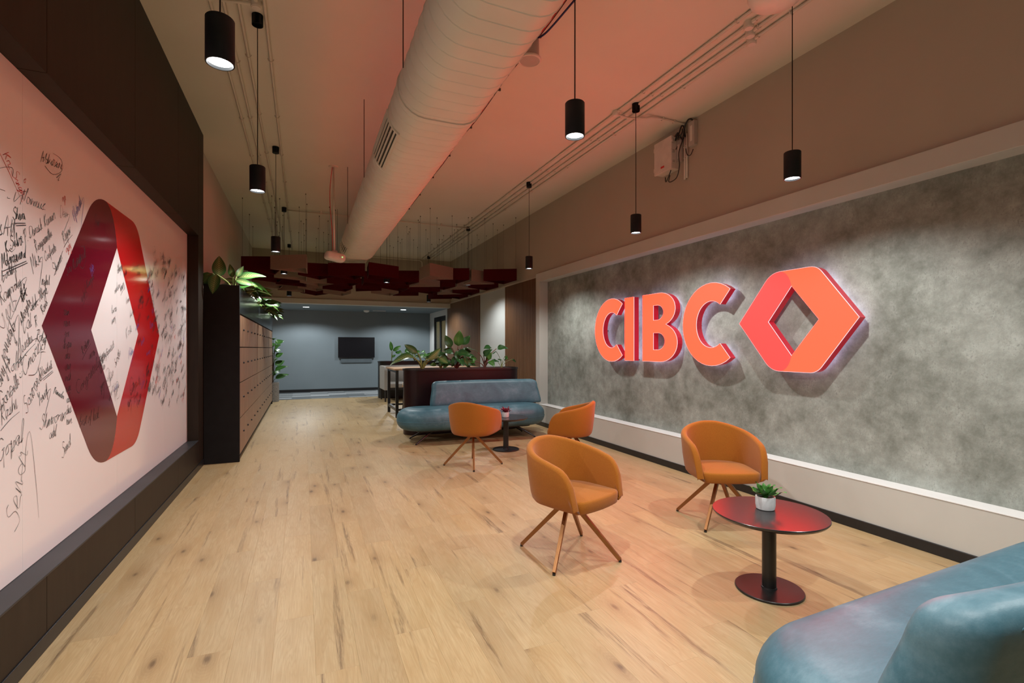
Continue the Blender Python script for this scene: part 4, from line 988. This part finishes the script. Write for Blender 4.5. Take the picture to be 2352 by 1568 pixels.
def plant(name, label, base, leaves, stem_m='stem', group=None, sr=0.007, nh=(-0.15, -1, 0.65)):
    """leaves: (key, leaf base offset, direction, roll)"""
    t = thing(name, label, 'plant', base, 0, group)
    for key, p, d, roll, s in leaves:
        p = Vector(p); mid = Vector((p.x*0.35, p.y*0.35, p.z*0.6))
        MB().tube(catmull([(0, 0, -0.01), mid, p], 4), [sr*1.3]*4+[sr]*5, 6).build('stem', M[stem_m], t, smooth=True)
        o = link('leaf', LEAF[key], t, p, aim(d, roll, nh)); o.scale = (s, s, s)
    return t
def rosette(name, label, base, keys, n, h, spread, seed, stem_m='stem', bias=(0, 0), group=None, up=0.5, sr=0.006, smin=0.8, smax=1.1, nh=(-0.15, -1, 0.65)):
    rs = random.Random(seed); lv = []
    for i in range(n):
        a = i*2.4+rs.uniform(-0.3, 0.3); q = rs.uniform(0.25, 1); hh = h*(1-0.55*q)*rs.uniform(0.75, 1.1)
        dx, dy = math.cos(a)+bias[0], math.sin(a)+bias[1]
        lv.append((rs.choice(keys)+str(rs.choice((0, 1, 1, 2))), (dx*spread*q, dy*spread*q, hh), (dx, dy, up*(1.1-q)), rs.uniform(-0.4, 0.4), rs.uniform(smin, smax)))
    return plant(name, label, base, lv, stem_m, group, sr, nh)
ZT = 1.832+0.275
# first big dieffenbachia by the near end of the trough
plant('variegated_dumb_cane', 'large variegated plant with big pale-veined leaves at near end of trough', (-0.815, 7.12, ZT), [
    ('var_big0', (-0.17, 0.05, 0.19), (0.02, 0.05, 1.0), 0.1, 0.70), ('var_big1', (-0.15, -0.27, 0.18), (-0.18, -0.20, -0.75), 0.1, 0.60), ('var_big1', (-0.20, -0.25, 0.19), (-0.55, 0.05, -0.55), -0.2, 0.56),
    ('var_mid0', (0.03, 0.02, 0.20), (0.40, 0.1, 0.75), 0.3, 0.50), ('var_mid0', (-0.01, 0.04, 0.19), (-0.25, 0.2, 0.9), -0.4, 0.58), ('var_mid1', (0.05, 0.02, 0.18), (1.0, -0.2, 0.42), -0.3, 0.92),
    ('var_mid1', (0.03, -0.04, 0.15), (0.85, -0.2, -0.15), 0.2, 0.62), ('green_mid2', (0.05, -0.05, 0.05), (0.7, -0.3, 0.45), 0, 0.62), ('green_mid1', (0.02, 0.05, 0.15), (0.5, 0.5, 0.2), 0.3, 0.7), ('var_mid2', (0.06, 0.06, 0.10), (0.9, 0.2, 0.2), 0.3, 0.8)], sr=0.009, nh=(0.1, -1, 0.5))
for i, (y, key, n, lab) in enumerate([(7.75, 'green_mid', 8, 'green long-leaved plant just behind the large variegated one'), (8.35, 'var_mid', 8, 'variegated trailing plant over the first door columns'), (8.95, 'dark_big', 9, 'dark bushy plant in the middle of the steel trough'),
        (9.6, 'green_mid', 8, 'bright green plant past the middle of the steel trough'), (10.3, 'var_mid', 8, 'variegated plant two thirds along the steel trough'), (11.0, 'green_mid', 8, 'green plant with drooping leaves toward the far trough end'), (11.8, 'var_mid', 8, 'variegated plant leaning over near the far trough end'), (12.7, 'green_mid', 8, 'dense green plant second from the far trough end'), (13.4, 'green_mid', 7, 'bright green plant at the far end of the steel trough')]):
    rosette('foliage_plant', lab, (-0.83, y, ZT), [key, 'green_mid' if i % 2 else 'var_small'], n+5, 0.24 if i < 3 else 0.18, 0.15, 40+i, bias=(0.65, 0), group='plants in the steel trough', up=0.30, smin=0.75, smax=1.0, nh=(0.35, -0.75, 0.7))
# terrazzo pot with fiddle plant at the far end
pt = thing('floor_pot', 'tall grey terrazzo cylinder pot at the far end of the lockers', 'pot', (-0.76, 14.32, 0.0))
MB().lathe([(0.165, 0.0), (0.17, 0.005), (0.17, 0.50), (0.165, 0.505), (0.15, 0.505), (0.148, 0.47), (0, 0.47)], n=32).build('pot_body', M['terrazzo'], pt, smooth=True, angle=40)
MB().lathe([(0.146, 0.0), (0, 0.002)], (0, 0, 0.475), 24, cap=False).build('soil', M['soil'], pt)
lv = []; rs = random.Random(5)
for i in range(24):
    a = i*2.4; z = 0.12+i*0.044
    lv.append((('green_big' if i > 6 else 'green_mid')+str(rs.choice((0, 1))), (0.06*math.cos(a), 0.06*math.sin(a), z), (math.cos(a), math.sin(a), 0.55), 0, rs.uniform(0.95, 1.25)))
plant('fiddle_leaf_plant', 'tall leafy green plant growing in the terrazzo pot', (-0.74, 14.32, 0.478), lv, 'bark', sr=0.006, nh=(0.2, -1, 0.8))

# ---------------------------------------------------------------- stadium planters behind the sofa and booth
def stadium_planter(name, label, x0, x1, y0, y1, h, m):
    t = thing(name, label, 'planter', ((x0+x1)/2, (y0+y1)/2, 0)); w = x1-x0; d = y1-y0
    pillow(w, d, d*0.48, [(0.004, 0.0), (0, 0.004), (0, h-0.03)], 12).build('shell', M[m], t, smooth=True, angle=35)
    out = rrect(w+0.024, d+0.024, d*0.48+0.012, 12); inn = rrect(w-0.03, d-0.03, d*0.48-0.015, 12)
    b = MB(); b.rings([[(*p, h-0.03) for p in inn], [(*p, h-0.03) for p in out], [(*p, h) for p in out], [(*p, h) for p in inn], [(*p, h-0.028) for p in inn]], cap=False); b.build('rim', M['planter_black'], t)
    pillow(w-0.032, d-0.032, d*0.48-0.016, [(0, h-0.029), (0, h-0.012)], 12).build('soil', M['soil'], t)
    return t
stadium_planter('stadium_planter', 'glossy maroon-black planter box with rounded ends behind the teal sofa', 1.50, 3.50, 7.86, 8.30, 1.065, 'planter')
stadium_planter('stadium_planter', 'black planter box with rounded ends behind the grey booth', 1.93, 3.93, 14.02, 14.44, 1.03, 'planter_black')
ZP = 1.055
plant('variegated_dumb_cane', 'yellow-green plant with thick forked stem at left end of maroon planter', (1.80, 8.06, ZP), [
    ('var_big2', (-0.16, -0.05, 0.19), (-0.9, -0.2, 0.25), 0.5, 0.85), ('var_mid1', (-0.06, 0.05, 0.26), (-0.7, 0.3, 0.45), -0.6, 0.9), ('var_mid1', (0.08, -0.05, 0.16), (0.9, -0.1, 0.55), 0.8, 0.95), ('var_big0', (0.28, 0.0, 0.20), (0.4, -0.9, -0.4), 0.3, 0.62)], sr=0.014)
rosette('small_foliage_plant', 'low thin-stemmed plant between the forked plant and the tall dark one', (2.12, 8.08, ZP), ['green_small', 'dark_mid'], 9, 0.16, 0.10, 71, 'stem')
lv = []
rs = random.Random(3)
for (p, d, s, k_) in [((-0.10, 0, 0.36), (-0.45, 0, 0.9), 1.05, 'dark_big0'), ((0.02, 0.0, 0.38), (0.05, -0.25, 1), 1.25, 'green_big0'), ((0.10, 0, 0.40), (0.6, 0, 0.75), 1.0, 'dark_big0'), ((0.0, -0.06, 0.26), (0.4, -0.6, 0.1), 1.0, 'dark_big1'), ((-0.08, -0.04, 0.27), (-0.6, -0.6, 0.2), 0.9, 'dark_big1'),
                      ((0.10, -0.04, 0.22), (0.9, -0.3, 0.2), 0.9, 'dark_big1'), ((-0.16, 0, 0.16), (-1, -0.1, 0.25), 0.95, 'dark_big1'), ((0.12, -0.02, 0.12), (0.7, -0.5, -0.1), 0.9, 'dark_big2'), ((0.0, -0.1, 0.16), (0.1, -1, -0.2), 0.95, 'dark_big1'), ((-0.22, 0, 0.10), (-0.8, -0.5, -0.2), 0.8, 'dark_mid1'), ((0.05, 0.05, 0.3), (0.3, 0.6, 0.3), 0.9, 'dark_mid1'), ((0.22, 0, 0.15), (1, 0.1, 0.3), 0.8, 'green_big1')]:
    lv.append((k_, p, d, rs.uniform(-0.4, 0.4), s))
for (p, d, s, k_) in [((-0.02, -0.08, 0.20), (-0.5, -0.3, -0.55), 0.9, 'dark_big1'), ((0.06, -0.08, 0.20), (0.45, -0.3, -0.6), 0.95, 'dark_big1'), ((0.0, -0.07, 0.30), (-0.15, -0.3, -0.7), 0.85, 'dark_big0'), ((-0.05, 0.02, 0.30), (-0.9, 0.1, 0.1), 0.8, 'dark_big0'),
                      ((0.1, 0.0, 0.31), (0.85, 0.1, -0.1), 0.8, 'dark_big0'), ((-0.14, -0.04, 0.14), (-0.6, -0.2, -0.5), 0.8, 'green_big1'), ((-0.2, 0.0, 0.2), (-0.8, 0, 0.5), 0.75, 'dark_big1'), ((0.15, 0.03, 0.08), (0.8, 0.1, -0.3), 0.7, 'dark_big1')]:
    lv.append((k_, p, d, rs.uniform(-0.3, 0.3), s))
plant('rubber_plant', 'tall dark glossy broad-leaved plant in the middle of maroon planter', (2.40, 8.08, ZP), lv, 'stem_red')
plant('philodendron', 'red-stemmed plant with heart leaves on the right half of maroon planter', (2.90, 8.06, ZP), [
    ('dark_mid0', (-0.14, 0, 0.28), (-0.9, 0, 0.45), 0.9, 1.35), ('dark_big1', (-0.04, -0.04, 0.22), (0.3, -0.7, 0.5), 0.2, 0.85), ('dark_mid1', (0.10, 0, 0.36), (-0.5, -0.5, 0.1), 0.2, 1.15), ('dark_mid1', (0.22, 0, 0.34), (0.5, -0.6, 0.2), -0.2, 1.25),
    ('green_big1', (0.06, -0.06, 0.12), (0.2, -0.9, -0.3), 0, 0.75), ('green_big0', (0.04, 0, 0.14), (0.4, -0.3, 0.8), 0.4, 0.7), ('thin1', (0.10, -0.05, 0.13), (1, -0.1, 0.05), 0, 1.5), ('green_small1', (-0.18, 0, 0.12), (-1, -0.2, 0.1), 0, 1.3)], 'stem_red')
plant('ivy_plant', 'sparse spindly plant with small leaves at right end of maroon planter', (3.22, 8.08, ZP), [
    ('thin1', (-0.10, 0, 0.28), (-0.9, -0.2, -0.2), 0.4, 0.9), ('thin1', (-0.22, 0, 0.17), (-0.8, -0.2, -0.5), -0.4, 1.3), ('green_small1', (0.06, 0, 0.20), (0.6, -0.3, -0.5), 0.2, 0.7), ('thin0', (0.0, 0, 0.13), (-0.7, -0.2, 0.2), 0, 0.9), ('thin1', (0.20, 0, 0.15), (0.7, -0.1, -0.5), 0.5, 1.0), ('thin0', (0.05, 0, 0.12), (0.3, -0.3, 0.6), 0, 0.8)], 'stem', sr=0.0035)
ZP2 = 1.02
plant('young_banana_plant', 'single-stem light green plant at left end of the rear black planter', (2.30, 14.2, ZP2), [('green_mid0', (0.0, 0, 0.30), (-0.1, -0.1, 1), 0.3, 0.95), ('green_mid1', (0.04, 0, 0.30), (0.9, -0.1, 0.55), 0.6, 0.95), ('green_small1', (0.02, 0, 0.12), (0.6, -0.2, 0.6), 0, 1.0)], sr=0.008)
for i, (x, lab) in enumerate([(2.62, 'low leafy plant second from left in the rear black planter'), (2.95, 'small upright leafy plant third from left in the rear black planter'), (3.3, 'low bushy plant in the middle right of the rear black planter'), (3.62, 'bright green plant at right end of the rear black planter')]):
    rosette('small_foliage_plant', lab, (x, 14.2, ZP2), ['green_small', 'green_big'], 10, 0.34, 0.16, 90+i, 'stem', group='plants in the rear planter', smin=0.7, smax=1.0)

# ---------------------------------------------------------------- sofas
def sofa(label, loc, rz, proto=[None]):
    if proto[0]:
        t = copy_tree(proto[0]); t.location = loc; t.rotation_euler = (0, 0, rz); t['label'] = label; return t
    t = thing('sofa', label, 'sofa', loc, rz, 'teal leather sofas'); proto[0] = t
    # local: front at -y; seat x -1.16..1.16, y -0.37..0.39
    z0, z1 = 0.195, 0.505
    prof = []
    R = 0.135
    for k in range(9):
        a = -PI/2+PI*k/8*0.5; prof.append((R*(1-math.cos(a)), z0+R+R*math.sin(a)))
    for k in range(1, 9):
        a = PI/2*k/8; prof.append((R*1.15*(1-math.cos(a)), z1-R*1.1+R*1.1*math.sin(a)))
    prof += [(0.26, z1+0.006), (0.34, z1+0.008)]
    pillow(2.34, 0.78, 0.375, prof, 28).build('seat', M['teal'], t, smooth=True)
    # seam
    MB().tube([(p[0], p[1], z0+R) for p in rrect(2.342, 0.782, 0.376, 14)]+[(p[0], p[1], z0+R) for p in rrect(2.342, 0.782, 0.376, 14)[:1]], 0.004, 5, cap=False).build('seat_seam', M['teal'], t, smooth=True)
    b = MB(); rg = []
    xc = 0.285
    secs = [(0.50, 1.80, 0.10, 0.215), (0.505, 1.855, 0.15, 0.215), (0.56, 1.86, 0.165, 0.22), (0.66, 1.825, 0.16, 0.24), (0.75, 1.79, 0.15, 0.262), (0.80, 1.785, 0.145, 0.275), (0.838, 1.765, 0.135, 0.284), (0.860, 1.725, 0.11, 0.289), (0.874, 1.665, 0.075, 0.292), (0.881, 1.585, 0.035, 0.294)]
    secs = [tuple(v) for v in catmull(secs, 4)]
    bow = lambda x: 0.11*(1-((x-xc)/0.93)**2)-0.055
    for z, w, d, yc in secs:
        base = rrect(w, d, d*0.48, 8, xc, yc); ring = []
        for k in range(len(base)):
            p, q = base[k], base[(k+1) % len(base)]; ring.append(p)
            if k % 9 == 8:
                for m_ in range(1, 16 if abs(q[0]-p[0]) > abs(q[1]-p[1]) else 2):
                    f = m_/(16 if abs(q[0]-p[0]) > abs(q[1]-p[1]) else 2); ring.append((p[0]+(q[0]-p[0])*f, p[1]+(q[1]-p[1])*f))
        rg.append([(x, y+bow(x), z) for x, y in ring])
    b.rings(rg).build('backrest', M['teal'], t, smooth=True)
    # piping seam on the rear of the back
    half = [(0.855, 0.285, 0.53), (0.842, 0.313, 0.66), (0.828, 0.332, 0.75), (0.808, 0.343, 0.81), (0.765, 0.348, 0.846), (0.65, 0.350, 0.860), (0.3, 0.350, 0.864)]
    pts = [(xc-a, y, z) for a, y, z in half]+[(xc+a, y, z) for a, y, z in reversed(half)]
    MB().tube([(p[0], p[1]+bow(p[0]), p[2]) for p in catmull(pts, 6)], 0.004, 5).build('back_seam', M['teal'], t, smooth=True)
    pillow(1.8, 0.46, 0.1, [(0, 0.17), (0, 0.20)], 6, 0, 0.02).build('underframe', M['black'], t)
    for sx in (-1, 1):
        for sy in (-1, 1):
            a = Vector((sx*0.66, sy*0.14+0.02, 0.175)); f = Vector((sx*0.93, sy*0.27+0.02, 0.012))
            MB().tube([a, a.lerp(f, 0.5), f], [0.017, 0.015, 0.011], 8).build('leg', M['black'], t)
            MB().lathe([(0.014, 0), (0.014, 0.012), (0, 0.012)], (f.x, f.y, 0), 10).build('foot', M['black'], t)
    return t
sofa('teal leather sofa against the maroon planter at the far side', (2.435, 7.30, 0), math.radians(-2.0))
sofa('teal leather sofa in the near right corner, seen from behind', (2.355, 0.865, 0), PI+math.radians(1.8))

# ---------------------------------------------------------------- orange tub chairs
def tub_chair():
    t = empty('tub_chair')
    # local: faces -y; U-shaped path, back at +y
    N = 56; hw = 0.272; yb = 0.235; yfr = -0.255
    def path(u):      # u -1..1 ; 0 = back centre; returns x, y, nx, ny (outward)
        s = abs(u); sg = 1 if u >= 0 else -1
        arcfrac = 0.66
        if s < arcfrac:
            a = s/arcfrac*PI/2; e = 0.86
            x = hw*(math.sin(a)**e if a > 0 else 0); y = -0.03+(yb+0.03)*(math.cos(a)**e if a < PI/2-1e-6 else 0)
            nx, ny = math.sin(a), math.cos(a)
        else:
            q = (s-arcfrac)/(1-arcfrac); x = hw-0.012*q*q; y = -0.03+(yfr+0.03)*q; nx, ny = 1, 0.05
        return sg*x, y, sg*nx, ny
    rg = []
    th = 0.05
    for i in range(N+1):
        u = -1+2*i/N; x, y, nx, ny = path(u); s = abs(u)
        l = math.hypot(nx, ny); nx, ny = nx/l, ny/l
        ht = 0.775-0.155*(max(0, s-0.05)/0.95)**1.15
        if s > 0.80: q = (s-0.80)/0.20; ht = 0.40+(ht-0.40)*math.sqrt(max(0, 1-q**2.6))
        zb = 0.365+0.012*s
        ring = []
        prof = []
        outw = lambda z: 0.030*(z-0.36)/0.42
        for z, o_ in ((zb, -0.055), (zb+0.008, -0.028), (zb+0.03, -0.012), (zb+0.07, -0.004), (0.5*(zb+ht), 0.004)): prof.append((min(z, ht-0.004), o_+outw(z)))
        r = th/2
        for k in range(7):
            a = PI*k/6; prof.append((ht-r+r*math.sin(a) if ht-r > zb+0.02 else zb+0.02+0.3*r*math.sin(a), outw(ht)+0.004-r+r*math.cos(a)))
        for z in (0.5*(zb+ht), 0.45, zb+0.02): prof.append((min(z, ht-0.006), -th+0.004+outw(z)*0.6))
        for z, o_ in prof: ring.append((x+nx*o_, y+ny*o_, z))
        rg.append(ring)
    b = MB(); b.rings(rg); b.build('shell', M['orange'], t, smooth=True)
    # seat cushion: D outline
    pts = []
    for i in range(41):
        u = -0.985+1.97*i/40; x, y, nx, ny = path(u); l = math.hypot(nx, ny); pts.append((x-nx/l*0.045, y-ny/l*0.045))
    fr_ = [(pts[-1][0]*(1-2*k/10), yfr-0.012-0.022*math.sin(PI*k/10)) for k in range(1, 10)]
    ol = pts+fr_
    cx, cy = 0, -0.01
    def sec(s_, z): return [(cx+(x-cx)*s_, cy+(y-cy)*s_, z) for x, y in ol]
    MB().rings([sec(0.80, 0.364), sec(0.96, 0.368), sec(0.99, 0.378), sec(0.998, 0.41), sec(0.995, 0.432), sec(0.978, 0.443), sec(0.94, 0.448), sec(0.4, 0.452)]).build('seat', M['orange'], t, smooth=True)
    MB().lathe([(0.045, 0.335), (0.05, 0.34), (0.05, 0.362), (0, 0.362)], n=20).build('hub', M['bronze'], t, smooth=True, angle=40)
    hub = [c for c in bpy.data.objects if c.parent == t and c.name.startswith('hub')][0]
    for k in range(4):
        a = math.radians(45+90*k); c, s_ = math.cos(a), math.sin(a)
        p0 = Vector((c*0.03, s_*0.03, 0.352)); p1 = Vector((c*0.345, s_*0.345, 0.014)); d = (p1-p0).normalized(); side = Vector((-s_, c, 0)); upv = d.cross(side)
        w0, h0, w1, h1 = 0.013, 0.016, 0.010, 0.012
        ring0 = [p0+side*w0+upv*h0, p0-side*w0+upv*h0, p0-side*w0-upv*h0, p0+side*w0-upv*h0]; ring1 = [p1+side*w1+upv*h1, p1-side*w1+upv*h1, p1-side*w1-upv*h1, p1+side*w1-upv*h1]
        o = MB().rings([ring0, ring1]).build('leg', M['bronze'], hub, bevel=0.002); fix_normals(o.data)
        MB().lathe([(0.010, 0), (0.010, 0.014), (0, 0.014)], (c*0.345, s_*0.345, 0), 10).build('foot_pad', M['black'], hub)
    return t
TC = tub_chair()
def face(deg): return math.radians(deg+90)      # chair faces -y at rotation 0
chairs = [(1.665, 2.94, -69, 45, 'orange wool tub chair nearest the camera, open side toward the near table'), (3.12, 3.04, -114, 118, 'orange wool tub chair against the concrete wall under the emblem'),
          (1.876, 5.63, 48, -107, 'orange wool tub chair seen from behind, before the far sofa'), (2.96, 5.14, 142, 20, 'orange wool tub chair seen side-on below the sign letters')]
for i, (x, y, d, lg, lab) in enumerate(chairs):
    t = TC if i == 0 else copy_tree(TC)
    t.location = (x, y, 0); t.rotation_euler = (0, 0, face(d)); tag(t, lab, 'chair', 'orange tub chairs')
    for c in bpy.data.objects:
        if c.parent == t and c.name.startswith('hub'): c.rotation_euler = (0, 0, math.radians(lg-45)-face(d))
# ---------------------------------------------------------------- round tables with little pots
def table(label, x, y):
    t = thing('side_table', label, 'table', (x, y, 0), 0, 'round pedestal tables')
    MB().lathe([(0.0, 0.425), (0.285, 0.425), (0.296, 0.431), (0.305, 0.443), (0.305, 0.448), (0.303, 0.450), (0.0, 0.450)], n=64, cap=False).build('top', M['tabletop'], t, smooth=True, angle=30)
    MB().lathe([(0.038, 0.01), (0.038, 0.426)], n=24).build('column', M['tablebase'], t, smooth=True, angle=40)
    MB().lathe([(0.18, 0.0), (0.182, 0.003), (0.182, 0.011), (0.179, 0.014), (0.0, 0.014)], n=48).build('base', M['tablebase'], t, smooth=True, angle=30)
    MB().lathe([(0.043, 0.014), (0.041, 0.022), (0.038, 0.023)], n=24, cap=False).build('collar', M['black'], t)
    for a in (0.4, 2.5, 4.6): MB().box(0.03, 0.20, -0.015, 0.015, 0.409, 0.425).build('bracket', M['black'], t, rot=(0, 0, a))
table('round black pedestal table in front, reflecting the red sign', 2.485, 2.05)
table('round black pedestal table before the far sofa', 2.572, 6.296)
def little_pot(x, y, label, plabel, lm, n, L, seed, r=0.054, h=0.075):
    t = thing('small_pot', label, 'pot', (x, y, 0.4505))
    MB().lathe([(r*0.82, 0.0), (r*0.92, 0.003), (r, 0.025), (r, h-0.004), (r*0.98, h), (r*0.84, h), (r*0.82, h-0.014), (0, h-0.014)], n=28).build('pot_body', M['pot_white'], t, smooth=True, angle=40)
    MB().lathe([(r*0.81, 0), (0, 0.002)], (0, 0, h-0.0135), 20, cap=False).build('soil', M['soil'], t)
    p = thing('succulent', plabel, 'plant', (x, y, 0.4505+h-0.013)); rs = random.Random(seed)
    me = leaf_mesh('leaf', M[lm], L, L*0.33, 0.25, 0.35, 0.6); me2 = leaf_mesh('leaf', M[lm], L*0.9, L*0.33, 0.05, 0.4, 0.6)
    for i in range(n):
        a = i*2.4; q = i/n
        o = link('leaf', me if q > 0.4 else me2, p, (0.008*math.cos(a), 0.008*math.sin(a), 0.004), aim((math.cos(a), math.sin(a), 2.2-1.75*q), 0)); o.scale = (1, rs.uniform(0.85, 1.1), 1)
    MB().lathe([(0.012, -0.002), (0.012, 0.02), (0, 0.03)], n=10).build('crown', M[lm], p)
little_pot(2.515, 2.10, 'small white round pot on the near black table', 'green spiky succulent in the pot on the near table', 'leaf_succ', 20, 0.105, 1)
little_pot(2.555, 6.27, 'small white round pot on the far black table', 'red spiky succulent in the pot on the far table', 'leaf_red', 20, 0.10, 2, 0.048, 0.07)

# ---------------------------------------------------------------- high table, booth and stool behind the planter
t = thing('high_table', 'oak-topped high table with black steel frame behind the planter', 'table', (0, 0, 0))
TX0, TX1, TY0, TY1, TZ = 1.70, 3.55, 9.98, 11.05, 0.985
MB().box(TX0-0.03, TX1+0.03, TY0-0.03, TY1+0.03, TZ-0.032, TZ).build('top', M['table_wood'], t, bevel=0.003)
for x in (TX0, TX1-0.06):
    for y in (TY0, TY1-0.06): MB().box(x, x+0.055, y, y+0.055, 0, TZ-0.033).build('leg', M['black'], t)
    MB().box(x+0.005, x+0.05, TY0+0.055, TY1-0.06, 0.13, 0.19).build('end_rail', M['black'], t); MB().box(x+0.005, x+0.05, TY0+0.055, TY1-0.06, TZ-0.08, TZ-0.033).build('end_rail', M['black'], t)
for y in (TY0+0.01, TY1-0.05): MB().box(TX0+0.055, TX1-0.06, y, y+0.04, 0.14, 0.18).build('foot_rail', M['black'], t)
def stool(x, y, label):
    t = thing('bar_chair', label, 'chair', (x, y, 0), 0, 'cream bar chairs at the high table')
    MB().box(-0.21, 0.21, -0.2, 0.2, 0.64, 0.665).build('seat_board', M['oak_trim'], t, bevel=0.004)
    pillow(0.42, 0.40, 0.05, [(0.015, 0.666), (0, 0.675), (0, 0.715), (0.02, 0.728)], 5).build('seat_pad', M['cream'], t, smooth=True, angle=50)
    pillow(0.42, 0.05, 0.022, [(0.008, 0.76), (0, 0.77), (0, 0.955), (0.008, 0.965)], 5, 0, -0.19).build('backrest', M['cream'], t, smooth=True, angle=50)
    for sx in (-0.15, 0.15): MB().box(sx-0.012, sx+0.012, -0.205, -0.185, 0.60, 0.80).build('back_post', M['black'], t)
    for sx in (-1, 1):
        for sy in (-1, 1): MB().tube([(sx*0.17, sy*0.16, 0.64), (sx*0.21, sy*0.20, 0.0)], 0.013, 6).build('leg', M['black'], t)
        MB().box(sx*0.195-0.008, sx*0.195+0.008, -0.19, 0.19, 0.22, 0.236).build('foot_rail', M['black'], t)
    MB().box(-0.19, 0.19, -0.198, -0.182, 0.30, 0.316).build('foot_rail', M['black'], t); MB().box(-0.19, 0.19, 0.182, 0.198, 0.30, 0.316).build('foot_rail', M['black'], t)
stool(2.00, 9.60, 'cream bar chair at the near left of the high table'); stool(2.66, 9.60, 'cream bar chair at the near right of the high table')
t = thing('booth_sofa', 'grey upholstered booth bench with black legs before the rear planter', 'sofa', (0, 0, 0))
BX0, BX1, BY0, BY1 = 1.93, 3.75, 13.05, 13.95
pillow(BX1-BX0-0.16, BY1-BY0-0.1, 0.04, [(0.01, 0.36), (0, 0.37), (0, 0.46), (0.02, 0.475)], 5, (BX0+BX1)/2, (BY0+BY1)/2-0.02).build('seat', M['greyfab'], t, smooth=True, angle=50)
pillow(BX1-BX0, 0.11, 0.04, [(0.01, 0.30), (0, 0.31), (0, 0.90), (0.015, 0.92)], 5, (BX0+BX1)/2, BY1-0.055).build('backrest', M['greyfab'], t, smooth=True, angle=50)
for x in (BX0, BX1-0.08):
    b = MB(); prof = [(BY0, 0.30), (BY1-0.112, 0.30), (BY1-0.112, 0.92)]+[(BY0+0.16-0.16*math.sin(PI/2*k/8), 0.76+0.16*math.cos(PI/2*k/8)) for k in range(9)]
    o = extrude_poly([prof], x, x+0.08, lambda p, d: (d, p[0], p[1])).build('side_wing', M['greyfab'], t, bevel=0.012); fix_normals(o.data)
    for y in (BY0+0.03, BY1-0.15): MB().box(x+0.015, x+0.05, y, y+0.035, 0, 0.30).build('leg', M['black'], t)
MB().box(BX0+0.08, BX1-0.08, BY0+0.04, BY1-0.11, 0.30, 0.359).build('underframe', M['black'], t)
bpy.context.view_layer.update()
